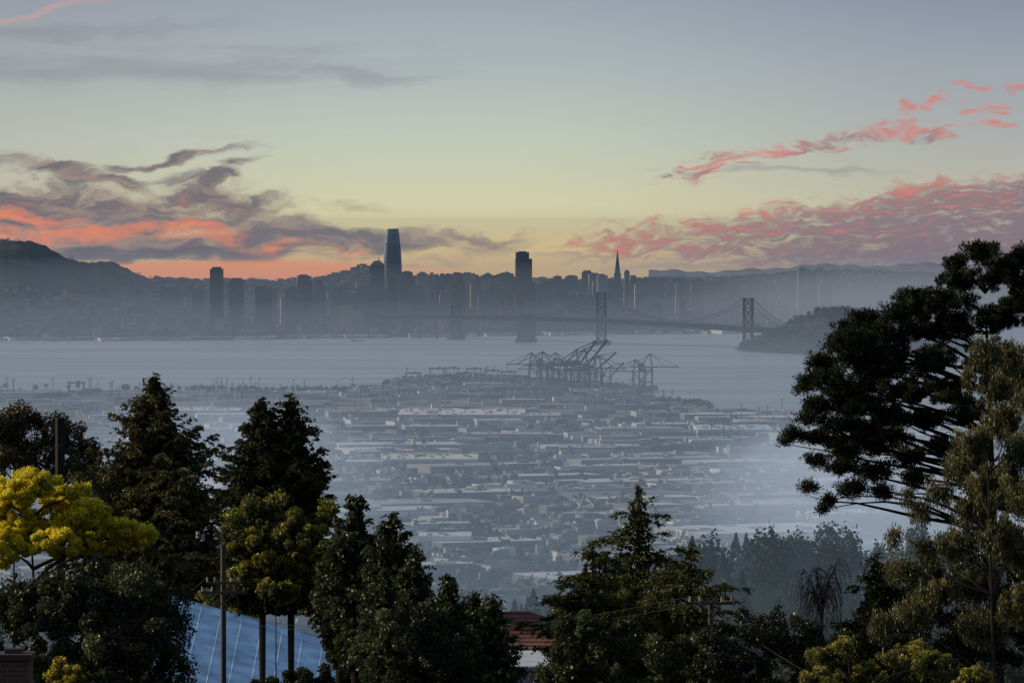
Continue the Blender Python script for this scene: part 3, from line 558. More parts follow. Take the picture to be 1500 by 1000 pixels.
def broad(name,base,clumps,n,col,seed,L=.16,Wd=.1,pr=.35,npf=14,mode='rand',mat=LEAF,bark=(.05,.042,.035),tr=.16,flat=1.0,topcol=None,shell=.55,steep=.55,bs=1.0,tw=.3):
    r=np.random.default_rng(seed); e=empty(name); base=np.array(base,float); mbL=MB(); mbT=MB()
    C=np.array([c[0] for c in clumps]); RX_=np.array([c[1] for c in clumps])
    pc=[];pw=[]
    for c,rx,rz in clumps:
        u=nrm(r.normal(size=(npf,3))); rad=r.uniform(shell,1.0,npf)[:,None]; pc.append(np.asarray(c)+u*rad*np.array([rx,rx,rz])); pw+= [rx*rz]*npf
    pc=np.concatenate(pc); pw=np.array(pw); sz=r.uniform(.5,1.3,len(pc)); pw=pw*sz**1.5
    q=r.choice(len(pc),n,p=pw/pw.sum()); off=r.normal(size=(n,3)); off=nrm(off)*(r.random((n,1))**.45)*pr*sz[q][:,None]*np.array([1,1,flat])
    pos=pc[q]+off
    if mode=='tuft': ld=off+r.normal(0,.25*pr,(n,3))+np.array([0,0,.25*pr])
    elif mode=='hang': pos=pos-np.array([0,0,1])*(r.random((n,1))**1.5*pr*2.4); ld=r.normal(0,.35,(n,3))+np.array([0,0,-1])
    else: ld=r.normal(size=(n,3))
    cc=vary(col,n,r,.32,.12)*np.exp(r.normal(0,.35,len(pc)))[q][:,None]
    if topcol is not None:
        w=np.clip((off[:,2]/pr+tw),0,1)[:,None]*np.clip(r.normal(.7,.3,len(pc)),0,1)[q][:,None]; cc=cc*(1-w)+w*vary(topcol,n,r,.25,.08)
    leaves(mbL,pos,ld,L*r.uniform(.6,1.3,n),Wd*r.uniform(.6,1.3,n),cc,r); mbL.build('leaves',mat,e)
    top=C[np.argmax(C[:,2])]; mid=base+(top-base)*.45+np.array([r.normal(0,.1),0,0]); mid[0]=base[0]*.7+mid[0]*.3
    trunk=bez(base,mid,top,40); tube(mbT,trunk[::4],np.linspace(tr,tr*.12,10),8,bark)
    for c in C:
        hd=np.hypot(trunk[:,0]-c[0],trunk[:,1]-c[1]); k=int(np.argmin(np.abs(trunk[:,2]-(c[2]-steep*hd)))); st=trunk[max(3,min(k,37))]
        ln=np.linalg.norm(c-st); m_=(st+c)/2+np.array([0,0,.1])*ln+r.normal(0,.09,3)*ln
        tube(mbT,bez(st,m_,c,7)+np.vstack([np.zeros(3),np.cumsum(r.normal(0,.02,(6,3)),axis=0)])*min(ln,3),np.linspace(min(tr*.4,.03+ln*.012),.012,7)*bs,5,bark)
    idx=r.choice(len(pc),min(len(pc),420),replace=False)
    for k in idx:
        c=C[k//npf]; tube(mbT,bez(c,(c+pc[k])/2+r.normal(0,.1,3)*RX_[k//npf],pc[k],4),np.linspace(.014,.005,4)*bs,4,bark)
    mbT.build('trunk_and_branches',BARK,e); return e
def CL(lst,d,dj=1.0,seed=0,kx=1.,kz=1.):
    r=np.random.default_rng(seed); out=[]
    for a in lst:
        dd_=d+r.uniform(-dj,dj); out.append((P(a[0],a[1],dd_),a[2]/F*d*kx,(a[3] if len(a)>3 else a[2])/F*d*kz))
    return out
def foot(px_,d): x=(px_-750)/F*d; return (x,d,float(ground_z(x,d))-.3)

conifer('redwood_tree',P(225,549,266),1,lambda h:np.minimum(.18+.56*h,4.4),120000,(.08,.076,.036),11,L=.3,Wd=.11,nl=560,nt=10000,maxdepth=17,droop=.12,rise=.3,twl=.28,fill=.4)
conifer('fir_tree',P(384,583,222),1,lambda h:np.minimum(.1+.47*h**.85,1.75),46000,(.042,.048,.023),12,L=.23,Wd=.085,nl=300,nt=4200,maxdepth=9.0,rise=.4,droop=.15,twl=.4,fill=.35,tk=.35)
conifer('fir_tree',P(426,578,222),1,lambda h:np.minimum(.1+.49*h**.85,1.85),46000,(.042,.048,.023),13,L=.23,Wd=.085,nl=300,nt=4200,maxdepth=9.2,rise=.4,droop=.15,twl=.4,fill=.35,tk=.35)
broad('oak_tree',foot(20,300),CL([(10,640,34,28),(40,618,26,20),(-20,620,40,25),(30,665,30,24),(-10,680,40,24),(55,650,16,14),(20,605,22,10),(45,690,30,20)],300,1.5,1),17000,(.065,.055,.028),14,L=.2,Wd=.12,pr=.5,npf=16)
broad('oak_tree',foot(100,300),CL([(75,635,18,14),(105,640,24,18),(128,662,18,16),(95,675,26,18),(120,695,24,16),(85,618,14,8),(138,680,10,12)],300,1.2,2),9500,(.065,.055,.028),15,L=.2,Wd=.12,pr=.45,npf=14)
YC=[(20,722,38,24),(60,708,32,20),(95,735,36,24),(30,760,46,28),(130,750,34,20),(172,772,30,15),(208,780,22,11),(75,790,60,24),(150,795,50,16),(5,800,40,28),(115,722,18,12),(40,695,18,10),(100,770,40,20),(-10,735,30,30),(190,790,34,12)]
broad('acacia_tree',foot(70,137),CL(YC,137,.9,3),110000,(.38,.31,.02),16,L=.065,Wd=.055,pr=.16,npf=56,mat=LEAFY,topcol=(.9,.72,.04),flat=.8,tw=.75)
broad('bay_laurel_tree',foot(160,134),CL([(150,870,90,42),(70,890,90,40),(228,872,50,34),(160,930,110,60),(40,950,90,50),(250,930,28,40),(110,858,50,22),(195,848,40,18),(252,985,28,34),(150,1000,100,50),(20,885,50,34)],134,1.0,4),80000,(.036,.046,.02),17,L=.1,Wd=.06,pr=.3,npf=26)
broad('young_oak_tree',foot(402,200),CL([(370,745,24,16),(400,762,44,26),(450,767,36,24),(350,790,30,24),(420,805,56,28),(375,836,36,24),(450,830,38,26),(415,860,34,16),(345,760,16,14),(480,748,14,14),(405,732,14,8),(480,850,24,18),(345,850,14,16)],200,1.3,5),50000,(.055,.065,.02),18,L=.13,Wd=.08,pr=.25,npf=22,topcol=(.34,.3,.03),tr=.07)
broad('privet_shrub',foot(450,195),CL([(400,1010,50,16),(455,1000,44,20),(500,988,34,22),(530,975,20,18),(350,1018,30,12)],195,.8,36),22000,(.03,.038,.018),37,L=.11,Wd=.07,pr=.24,npf=20,tr=.05)
pyr=[(520,725,190,46000,(.042,.054,.023),6.2),(572,752,186,36000,(.04,.05,.021),6),(497,775,192,12000,(.04,.05,.021),2.8),(608,800,184,18000,(.04,.05,.021),6),(655,842,180,20000,(.04,.053,.021),5),(694,864,182,16000,(.044,.06,.022),5),(722,868,178,16000,(.048,.063,.022),5),(630,870,178,13000,(.04,.052,.022),5),(565,830,176,18000,(.04,.052,.022),4.5)]
for k,(a,b2,d,n,c,mdp) in enumerate(pyr):
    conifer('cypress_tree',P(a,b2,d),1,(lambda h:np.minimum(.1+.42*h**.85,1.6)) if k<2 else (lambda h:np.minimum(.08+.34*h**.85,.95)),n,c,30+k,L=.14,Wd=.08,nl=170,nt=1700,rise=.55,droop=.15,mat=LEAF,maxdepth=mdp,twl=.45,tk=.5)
broad('oak_tree',foot(620,165),CL([(565,935,28,36),(600,920,50,36),(650,950,44,36),(580,990,44,40),(640,1000,60,40),(690,980,30,36)],165,1.2,6),40000,(.038,.048,.02),19,L=.11,Wd=.065,pr=.3,npf=24)
dprof=lambda h:np.minimum(.08+.72*h**.9,3.2)
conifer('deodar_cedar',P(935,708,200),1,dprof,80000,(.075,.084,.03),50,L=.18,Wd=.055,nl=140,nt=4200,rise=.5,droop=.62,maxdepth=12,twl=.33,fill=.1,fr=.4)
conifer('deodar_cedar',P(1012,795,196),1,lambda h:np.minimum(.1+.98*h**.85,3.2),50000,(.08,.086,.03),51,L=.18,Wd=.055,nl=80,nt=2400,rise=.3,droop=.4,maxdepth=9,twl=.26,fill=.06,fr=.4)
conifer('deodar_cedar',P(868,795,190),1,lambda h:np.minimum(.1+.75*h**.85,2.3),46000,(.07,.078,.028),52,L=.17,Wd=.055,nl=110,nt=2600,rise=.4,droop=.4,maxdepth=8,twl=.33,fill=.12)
broad('laurel_shrub',foot(900,170),CL([(860,930,50,40),(920,940,50,44),(880,985,70,40),(970,960,40,40),(825,965,26,30),(810,990,26,26)],170,1.0,7),30000,(.045,.056,.022),20,L=.11,Wd=.07,pr=.28,npf=22)
broad('toyon_shrub',foot(1120,155),CL([(1110,915,46,28),(1170,930,44,30),(1060,940,40,30),(1130,960,80,36),(1200,970,40,36),(1050,990,50,36),(1150,1000,80,36)],155,1.0,8),36000,(.026,.034,.018),21,L=.1,Wd=.06,pr=.25,npf=24)
# bare weeping tree
r=np.random.default_rng(9); e=empty('bare_weeping_tree'); mb=MB(); b0=np.array(foot(1205,225)); tp=P(1203,905,225); wc=(.04,.036,.04)
tube(mb,bez(b0,(b0+tp)/2,tp,6),np.linspace(.12,.08,6),6,wc)
for k in range(16):
    a=k*2.4+r.normal(0,.3); rr_=r.uniform(.15,1.1); hh=r.uniform(1.2,2.9)*(1.15-rr_*.35)
    mid=tp+np.array([math.cos(a)*rr_*.35,math.sin(a)*rr_*.35,hh*.65]); crest=tp+np.array([math.cos(a)*rr_,math.sin(a)*rr_,hh])
    q=bez(tp,mid,crest,12)+np.cumsum(r.normal(0,.02,(12,3)),axis=0); tube(mb,q,np.linspace(.045,.012,12),5,wc)
    for s in range(12):
        st=q[r.integers(4,12)]; a2=a+r.normal(0,1.0); l2=r.uniform(.25,.85); dn=r.uniform(.5,2.1)
        en=st+np.array([math.cos(a2)*l2,math.sin(a2)*l2,-dn]); c2=st+np.array([math.cos(a2)*l2*.9,math.sin(a2)*l2*.9,r.uniform(.05,.35)])
        tube(mb,bez(st,c2,en,9)+np.cumsum(r.normal(0,.015,(9,3)),axis=0),np.linspace(.014,.007,9),3,wc)
mb.build('branches',BARK,e)
# big pine at right
PP=[(1440,368,40,16),(1492,376,40,20),(1402,385,24,14),(1470,402,54,22),(1410,412,42,18),(1390,440,44,20),(1335,438,34,16),(1350,455,40,16),(1312,458,26,14),(1268,466,30,14),(1240,482,26,14),(1224,502,22,14),(1300,488,44,22),(1350,482,44,20),(1400,476,46,24),(1460,465,44,28),(1250,500,36,18),
(1207,532,30,18),(1250,526,38,20),(1182,562,24,15),(1215,556,34,18),(1310,528,46,24),(1370,530,46,26),(1265,565,40,20),(1330,572,44,24),(1390,572,40,24),(1200,592,30,15),(1240,598,34,16),(1300,608,40,20),(1355,614,36,20),(1182,612,20,10),(1280,520,30,18),(1285,545,34,18),(1230,578,30,16),(1270,590,34,16),(1225,620,34,14),(1265,628,38,16),
(1160,636,20,10),(1192,640,26,12),(1150,646,9,7),(1228,648,32,14),(1275,650,36,18),(1200,674,20,10),(1235,684,28,13),(1280,690,32,15),(1330,668,34,18),(1187,712,16,8),(1250,716,26,13),(1215,735,18,9),(1205,746,9,6),(1420,600,34,24),(1380,650,30,18),(1450,520,44,28),(1500,440,44,34),(1480,560,44,34),(1310,640,30,16),(1240,665,30,12),(1290,720,24,12),(1340,700,26,14)]
broad('monterey_pine_tree',foot(1475,170),CL(PP,170,2.4,10,.93,1.05),250000,(.024,.03,.017),22,L=.14,Wd=.036,pr=.205,npf=54,mode='tuft',mat=NEEDLE,tr=.3,flat=.9,shell=.1,bark=(.025,.021,.018),steep=.25,bs=.8)
# eucalyptus
EU=[(1440,510,26,22),(1480,520,34,26),(1500,560,40,30),(1455,560,26,20),(1420,545,12,12),(1470,610,36,28),(1430,640,30,22),(1500,650,40,30),(1405,680,26,18),(1450,700,38,24),(1495,720,40,30),(1420,740,34,22),(1375,715,24,14),(1350,740,20,14),(1460,780,44,28),(1400,790,36,22),(1355,800,26,18),(1320,830,26,16),(1500,800,40,30),(1430,850,40,28),(1370,860,34,20),(1490,880,44,30),(1310,780,14,10),(1340,890,28,16),(1290,910,26,14),(1440,910,44,24),(1330,720,12,10)]
broad('eucalyptus_tree',foot(1465,120),CL(EU,120,1.4,11),76000,(.05,.056,.025),23,L=.11,Wd=.026,pr=.15,npf=36,mode='hang',mat=LEAFY,tr=.1,shell=.2,bark=(.06,.048,.036),topcol=(.55,.42,.1),bs=.6,steep=.6,tw=-.3)  # topcol puts golden highlights into the leaf colour
conifer('cypress_tree',P(1285,812,140),1,lambda h:np.minimum(.15+.55*h**.8,1.7),26000,(.022,.028,.015),60,L=.13,Wd=.05,nl=120,nt=1600,rise=.2,droop=.3,maxdepth=6)
broad('oak_tree',foot(1400,150),CL([(1330,860,50,36),(1400,840,60,50),(1470,830,60,60),(1300,930,50,36),(1380,930,70,44),(1460,930,70,50),(1240,960,40,34),(1300,990,70,40),(1420,1000,90,40),(1500,720,50,50),(1450,760,44,44),(1420,690,34,40)],150,1.5,12),66000,(.026,.032,.016),24,L=.12,Wd=.06,pr=.3,npf=24,bs=.7)
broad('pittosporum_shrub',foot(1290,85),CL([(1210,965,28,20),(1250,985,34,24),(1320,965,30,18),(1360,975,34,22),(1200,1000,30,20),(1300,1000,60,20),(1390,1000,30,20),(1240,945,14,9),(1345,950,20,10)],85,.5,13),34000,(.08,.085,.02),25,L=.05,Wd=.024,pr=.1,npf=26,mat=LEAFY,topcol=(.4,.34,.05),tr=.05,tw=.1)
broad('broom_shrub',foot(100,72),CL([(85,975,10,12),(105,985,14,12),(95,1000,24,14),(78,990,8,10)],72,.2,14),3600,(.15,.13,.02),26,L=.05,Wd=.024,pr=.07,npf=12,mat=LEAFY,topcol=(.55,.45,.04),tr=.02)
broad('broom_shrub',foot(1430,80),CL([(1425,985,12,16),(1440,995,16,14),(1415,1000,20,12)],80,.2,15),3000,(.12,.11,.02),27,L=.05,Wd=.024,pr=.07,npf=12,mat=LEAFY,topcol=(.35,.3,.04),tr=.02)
broad('privet_shrub',foot(330,254),CL([(325,884,26,7),(300,875,18,7),(352,893,18,6),(375,900,14,5)],254,.6,16),5000,(.2,.21,.04),28,L=.1,Wd=.06,pr=.2,npf=14,mat=LEAFY,tr=.04)

# ---------------------------------------------------------------- houses
def hip_house(name,x0,x1,y0,y1,zr,ze,ridge0,ridge1,rc,wc,seams=0):
    e=empty(name); mb=MB(); ym=(y0+y1)/2; ov=.5
    v=[(x0-ov,y0-ov,ze),(x1+ov,y0-ov,ze),(x1+ov,y1+ov,ze),(x0-ov,y1+ov,ze),(ridge0,ym,zr),(ridge1,ym,zr)]
    mb.add(v,[[0,1,5,4],[2,3,4,5]],rc); mb.add(v,[[1,2,5],[3,0,4]],rc)
    v2=[(a,b,c-.22) for a,b,c in v[:4]]; mb.add(v[:4]+v2,[[0,4,5,1],[1,5,6,2],[2,6,7,3],[3,7,4,0]],(.5,.5,.5)); mb.add(v2,[[3,2,1,0]],(.4,.4,.4))
    tube(mb,[v[4],v[5]],.07,6,np.array(rc)*.8)
    for a,b in ((1,5),(2,5),(0,4)): tube(mb,[v[a],v[b]],.06,6,np.array(rc)*.8)
    for k in np.linspace(.03,.97,seams) if seams else []:
        f_=k; a=np.array([x0-ov+(ridge0-x0+ov)*f_,y0-ov+(ym-y0+ov)*f_,ze+.02+(zr-ze)*f_]); b=np.array([x1+ov+(ridge1-x1-ov)*f_,a[1],a[2]]); beam(mb,a,b,.04,np.array(rc)*.85)
    mb.build('roof',ROOFM,e); zg=float(ground_z((x0+x1)/2,ym))-2
    mb=MB(); boxes(mb,(x0+x1)/2,ym,zg,ze-.1,x1-x0,y1-y0,0,wc,wc)
    for k in np.arange(x0+1.2,x1-1,2.4):
        boxes(mb,k,y0-.03,ze-1.9,ze-.7,1.1,.08,0,(.7,.7,.68),(.6,.6,.6)); boxes(mb,k,y0-.06,ze-1.8,ze-.8,.9,.1,0,(.03,.035,.04),(.1,.1,.1))
    mb.build('walls',ROOFM,e); return e
# single-pitch metal roofed house, roof plane falling to the right and towards the viewer
e=empty('metal_roof_house'); mb=MB()
Av=P(250,874,244); Bv=P(519,947,244); drop=np.array([0,-13.,-2.3]); Cv=Bv+drop; Dv=Av+drop; rc=(.56,.77,.95)
top4=[Av,Bv,Cv,Dv]; th_=np.array([0,0,-.22]); mb.add([*top4,*[a+th_ for a in top4]],[[3,2,1,0],[0,1,5,4],[1,2,6,5],[2,3,7,6],[3,0,4,7],[4,5,6,7]],rc)
for k in np.linspace(.06,.94,9):
    a=Av+(Bv-Av)*k; beam(mb,a+[0,0,.015],a+drop+[0,0,.015],.03,np.array(rc)*.93)
tube(mb,[Av+[0,0,.03],Bv+[0,0,.03]],.05,6,(.5,.6,.7)); tube(mb,[Bv+[0,0,.02],Cv+[0,0,.02]],.04,6,(.5,.6,.7)); mb.build('roof',ROOFM,e)
mb=MB(); cen=(Av+Cv)/2; ins=[cen+(a-cen)*.93+[0,0,-.25] for a in top4]; zg=float(ground_z(cen[0],cen[1]))-3
mb.add([*ins,*[np.array([a[0],a[1],zg]) for a in ins]],[[0,4,5,1],[1,5,6,2],[2,6,7,3],[3,7,4,0]],(.45,.43,.4))
for k in (.2,.5,.8):
    a=ins[3]+(ins[2]-ins[3])*k; boxes(mb,a[0],a[1]-.04,a[2]-2.1,a[2]-.9,1.2,.08,0,(.7,.7,.68),(.6,.6,.6)); boxes(mb,a[0],a[1]-.07,a[2]-2.0,a[2]-1.0,1.0,.1,0,(.03,.035,.04),(.1,.1,.1))
mb.build('walls',ROOFM,e)
a=P(700,898,262); b_=P(762,897,262); c_=P(858,925,268)
hip_house('red_tile_roof_house',a[0]-3,c_[0],252,272,b_[2],P(858,930,268)[2]-.3,a[0],b_[0]+.5,(.17,.07,.055),(.3,.25,.2),14)
e=empty('flat_roof_garage'); mb=MB(); a=P(745,968,225); zg=float(ground_z(a[0],225))-1
boxes(mb,a[0],230,zg,a[2]-.5,3.2,8,.1,(.3,.3,.32),(.45,.5,.56)); boxes(mb,a[0],230,a[2]-.5,a[2]-.3,3.6,8.6,.1,(.5,.5,.5),(.45,.5,.58)); boxes(mb,a[0],225.9,zg,zg+2.2,2.2,.1,.1,(.5,.5,.5),(.5,.5,.5)); mb.build('garage_walls_and_roof',ROOFM,e)
m,N,Lk=M('brick'); o=N.new('ShaderNodeOutputMaterial'); b=N.new('ShaderNodeBsdfPrincipled'); ge=N.new('ShaderNodeTexCoord'); br=N.new('ShaderNodeTexBrick'); mp=N.new('ShaderNodeMapping'); mp.inputs['Rotation'].default_value=(math.pi/2,0,0)
br.inputs['Scale'].default_value=1; br.inputs['Brick Width'].default_value=.21; br.inputs['Row Height'].default_value=.075; br.inputs['Mortar Size'].default_value=.008
br.inputs['Color1'].default_value=(.06,.028,.02,1); br.inputs['Color2'].default_value=(.1,.045,.03,1); br.inputs['Mortar'].default_value=(.1,.09,.08,1)
Lk.new(ge.outputs['Object'],mp.inputs[0]); Lk.new(mp.outputs[0],br.inputs['Vector']); Lk.new(br.outputs['Color'],b.inputs['Base Color']); b.inputs['Roughness'].default_value=.9; Lk.new(b.outputs[0],o.inputs[0])
e=empty('brick_chimney'); a=P(22,953,80); zg=float(ground_z(a[0],80))
mb=MB(); boxes(mb,a[0],80,zg-1,a[2]-.12,.5,.6,0,(1,1,1),(.1,.1,.1)); mb.build('stack',m,e)
mb=MB(); boxes(mb,a[0],80,a[2]-.12,a[2]-.03,.58,.7,0,(.07,.045,.035),(.06,.05,.05)); boxes(mb,a[0]-.02,80,a[2]-.03,a[2]+.04,.26,.26,0,(.07,.05,.04),(.03,.03,.03)); mb.build('cap',ROOFM,e)

# ---------------------------------------------------------------- utility poles and wires
wood=(.02,.016,.013)
def pole(px_,py_,d,r_,arms):
    e=empty('utility_pole'); mb=MB(); t=P(px_,py_,d); zg=float(ground_z(t[0],d))-.5
    tube(mb,[(t[0],d,zg),(t[0],d,t[2])],[r_*1.2,r_],10,wood if not arms else (.07,.055,.045)); boxes(mb,t[0],d,t[2]-.02,t[2]+.01,r_*1.3,r_*1.3,.4,wood,wood)
    out=[]
    for dz,w in arms:
        z=t[2]-dz; beam(mb,(t[0]-w,d-.2,z),(t[0]+w,d-.2,z),.1,(.08,.065,.055)); beam(mb,(t[0]-w*.5,d-.2,z),(t[0],d-.15,z-.5),.04,(.09,.08,.07)); beam(mb,(t[0]+w*.5,d-.2,z),(t[0],d-.15,z-.5),.04,(.09,.08,.07))
        for s in (-.95,-.5,.5,.95):
            tube(mb,[(t[0]+s*w,d-.2,z+.05),(t[0]+s*w,d-.2,z+.22)],[.04,.028],8,(.3,.28,.26)); out.append(np.array([t[0]+s*w,d-.2,z+.22]))
    mb.build('pole_and_arms',ROOFM,e); return out
A1=pole(88,612,150,.14,[]); B1=pole(327,797,190,.1,[(1.4,.6),(1.75,.8)]); C1=pole(1041,880,165,.08,[(.05,.7)])
e=empty('overhead_wires'); mb=MB()
def wire(a,b,sag,r_=.01):
    t=np.linspace(0,1,24)[:,None]; q=a+(b-a)*t; q[:,2]-=4*sag*(t*(1-t))[:,0]; tube(mb,q,r_,4,(.02,.02,.02))
for k,(dz) in enumerate((0,.35,.8,1.3)): wire(P(96,632+dz*30,150),B1[k]+[0,0,.0],1.0)
wire(P(96,655,150),P(292,783,186),.8,.018); wire(P(-40,640,130),P(92,650,150),.3); wire(P(292,783,186),P(327,800,190),.1,.018)
for k in (0,3): wire(B1[k],B1[k]+np.array([-9,60,-6.]),.8); wire(C1[k],C1[k]+np.array([-16,40,-4.]),.7,.008)
for k in (0,3): wire(C1[k],C1[k]+np.array([10,-60,-1.5]),.7,.008)
for p_,q_ in ((290,783),(297,787)): 
    a=P(p_,q_,186); tube(mb,[a-[0,0,.12],a+[0,0,.12]],[.07,.07],8,(.3,.32,.34))
mb.build('wire_strands',ROOFM,e)

# ---------------------------------------------------------------- haze (absorbing volumes; their emission stands in for scattered light)
def medium(name,sig,col):
    m,N,Lk=M(name+'_medium'); o=N.new('ShaderNodeOutputMaterial'); a=N.new('ShaderNodeVolumeAbsorption'); a.inputs['Color'].default_value=(0,0,0,1); a.inputs['Density'].default_value=sig
    em=N.new('ShaderNodeEmission'); em.inputs['Color'].default_value=(*col,1); em.inputs['Strength'].default_value=sig; ad=N.new('ShaderNodeAddShader'); Lk.new(a.outputs[0],ad.inputs[0]); Lk.new(em.outputs[0],ad.inputs[1]); Lk.new(ad.outputs[0],o.inputs['Volume']); return m
def haze(name,x0,x1,y0,y1,z0,z1,sig,col):
    bpy.ops.mesh.primitive_cube_add(size=2)
    o_=bpy.context.object; o_.name=name; o_.location=((x0+x1)/2,(y0+y1)/2,(z0+z1)/2); o_.scale=((x1-x0)/2,(y1-y0)/2,(z1-z0)/2)
    o_.data.materials.append(medium(name,sig,col))
HC=(.198,.23,.28)
haze('marine_haze_layer',-16000,16000,2600,22000,-400,86,.000088,HC)
haze('upper_haze_layer',-16500,16500,2500,22500,-410,200,.000045,HC)
haze('thin_haze_layer',-17000,17000,2400,20800,-420,335,.000012,(.13,.18,.25))
haze('hillside_haze',-1500,1500,700,2300,-50,275,.00036,(.16,.215,.28))
def glow_haze(px_,py_,d,rx,ry,rz,sig,mc=(.6,.69,.82)):  # lens-shaped volume that glows; the brightening is put in as emission
    c=P(px_,py_,d); mb=MB(); S=40; rr_=np.linspace(0,1,14); th=np.arange(S)*2*math.pi/S; v=[];f=[]
    prof=(1-rr_)**2*(1+2*rr_)
    for sg in (-1,1):
        for a,b in zip(rr_,prof): v+=[(c[0]+rx*max(a,.003)*math.cos(t),d+sg*ry*b,c[2]+rz*max(a,.003)*math.sin(t)) for t in th]
    v=np.array(v); K=len(rr_)
    for h_ in range(2):
        for k in range(K-1):
            for s in range(S):
                a=h_*K*S+k*S+s; b=h_*K*S+k*S+(s+1)%S; q=[a,b,b+S,a+S]; f.append(q if h_ else q[::-1])
    v[K*S+(K-1)*S:]=v[(K-1)*S:K*S]
    mb.add(v,f,(1,1,1)); ob=mb.build('glow_haze_bank',medium('glow_haze',sig,mc))
    bm=bmesh.new(); bm.from_mesh(ob.data); bmesh.ops.remove_doubles(bm,verts=bm.verts,dist=.5); bmesh.ops.holes_fill(bm,edges=[e_ for e_ in bm.edges if e_.is_boundary]); bmesh.ops.recalc_face_normals(bm,faces=bm.faces); bm.to_mesh(ob.data); bm.free()
glow_haze(1275,735,4200,190,900,85,.0007)  # added glow over the right side of the valley
glow_haze(300,705,4200,200,900,80,.00036)  # added glow over the left side of the valley
glow_haze(1330,440,16300,900,1500,150,.00032,(.3,.31,.34))

# ---------------------------------------------------------------- sky
w=bpy.data.worlds.new('World'); sc.world=w; w.use_nodes=True; NT=w.node_tree; N=NT.nodes; Lk=NT.links; N.clear()
class E:
    def __init__(s,k): s.k=k
    def _b(s,o,op,rev=False):
        n=N.new('ShaderNodeMath'); n.operation=op; a,b=(o,s) if rev else (s,o)
        for i_,q in enumerate((a,b)):
            if isinstance(q,E): Lk.new(q.k,n.inputs[i_])
            else: n.inputs[i_].default_value=q
        return E(n.outputs[0])
    def __add__(s,o): return s._b(o,'ADD')
    __radd__=__add__
    def __sub__(s,o): return s._b(o,'SUBTRACT')
    def __rsub__(s,o): return s._b(o,'SUBTRACT',True)
    def __mul__(s,o): return s._b(o,'MULTIPLY')
    __rmul__=__mul__
    def mx(s,o): return s._b(o,'MAXIMUM')
def un(e,op):
    n=N.new('ShaderNodeMath'); n.operation=op; Lk.new(e.k,n.inputs[0]); return E(n.outputs[0])
def SS(e,a,b,lo=0.,hi=1.):
    n=N.new('ShaderNodeMapRange'); n.interpolation_type='SMOOTHSTEP'; Lk.new(e.k,n.inputs[0])
    for i_,q in zip((1,2,3,4),(a,b,lo,hi)): n.inputs[i_].default_value=q
    return E(n.outputs[0])
def NZ(x,y,sx_,sy_,seed,det=5,dist_=0.,rough=.55):
    c=N.new('ShaderNodeCombineXYZ'); Lk.new((x*sx_).k,c.inputs[0]); Lk.new((y*sy_+seed*13.).k,c.inputs[1])
    n=N.new('ShaderNodeTexNoise'); n.noise_dimensions='2D'; n.inputs['Scale'].default_value=1; n.inputs['Detail'].default_value=det; n.inputs['Distortion'].default_value=dist_; n.inputs['Roughness'].default_value=rough
    Lk.new(c.outputs[0],n.inputs['Vector']); return E(n.outputs['Fac'])
def MIX(a,b,f):
    n=N.new('ShaderNodeMix'); n.data_type='RGBA'; Lk.new(f.k,n.inputs[0])
    for i_,q in ((6,a),(7,b)):
        if isinstance(q,tuple): n.inputs[i_].default_value=(*q,1)
        else: Lk.new(q,n.inputs[i_])
    return n.outputs[2]
def RAMP(f,st):
    n=N.new('ShaderNodeValToRGB'); el=n.color_ramp.elements
    while len(el)<len(st): el.new(.5)
    for q,(p_,c) in zip(el,st): q.position=p_; q.color=(*lin(*c),1)
    Lk.new(f.k,n.inputs[0]); return n.outputs[0]
tc=N.new('ShaderNodeTexCoord'); sp=N.new('ShaderNodeSeparateXYZ'); Lk.new(tc.outputs['Generated'],sp.inputs[0])
dx,dy,dz=E(sp.outputs[0]),E(sp.outputs[1]),E(sp.outputs[2])
azn=dx._b(dy,'ARCTAN2'); eln=un(dz,'ARCSINE')
X=azn*F+750.; Y=324.-eln*F      # bearing and elevation in 1/7600 rad
wn1=NZ(X,Y,1/130,1/60,3.1,4)-.5; wn2=NZ(X,Y,1/130,1/60,9.7,4)-.5
XW=X+wn1*100.; YW=Y+wn2*56.
def blob(x0,y0,rx,ry,sl=0.,x=None,y=None):
    x=x or XW; y=y or YW; ddx=x-float(x0); ddy=y-float(y0)-ddx*sl
    return un((ddx*ddx*(1/rx**2)+ddy*ddy*(1/ry**2))*-1.,'EXPONENT')
def cov(L,**k):
    t=None
    for a in L: b=blob(*a,**k); t=b if t is None else t.mx(b)
    return t
tt_=(410.-Y)*.001
base=MIX(RAMP(tt_,[(0,(230,186,122)),(.06,(217,198,146)),(.11,(208,206,170)),(.21,(192,200,185)),(.31,(173,183,185)),(.41,(157,166,177)),(1,(125,135,152))]),
         RAMP(tt_,[(0,(180,158,138)),(.06,(190,175,149)),(.11,(188,183,162)),(.21,(170,175,173)),(.31,(157,165,174)),(.41,(138,147,164)),(1,(110,120,142))]),SS(X,700.,1500.))
base=MIX(base,RAMP(tt_,[(0,(200,155,120)),(.1,(190,182,160)),(.2,(180,184,176)),(.4,(148,154,164)),(1,(120,128,146))]),SS(X,600.,-150.)*.8)
nst=NZ(X,Y,1/260,1/22,5.5,5,.4); a=SS(cov([(180,98,440,34),(520,112,150,12),(120,48,260,14,-.03)])+(nst-.5)*1.3,.1,1.3)*.5
col=MIX(base,lin(132,137,146),a)
pk=blob(60,20,130,10,-.24); col=MIX(col,lin(210,162,152),SS(pk+(nst-.5)*1.2,.2,1.3)*SS(pk,.02,.3)*.7)
nl_=NZ(XW+YW*.6,YW,1/120,1/30,1.3,7,.3,.62)
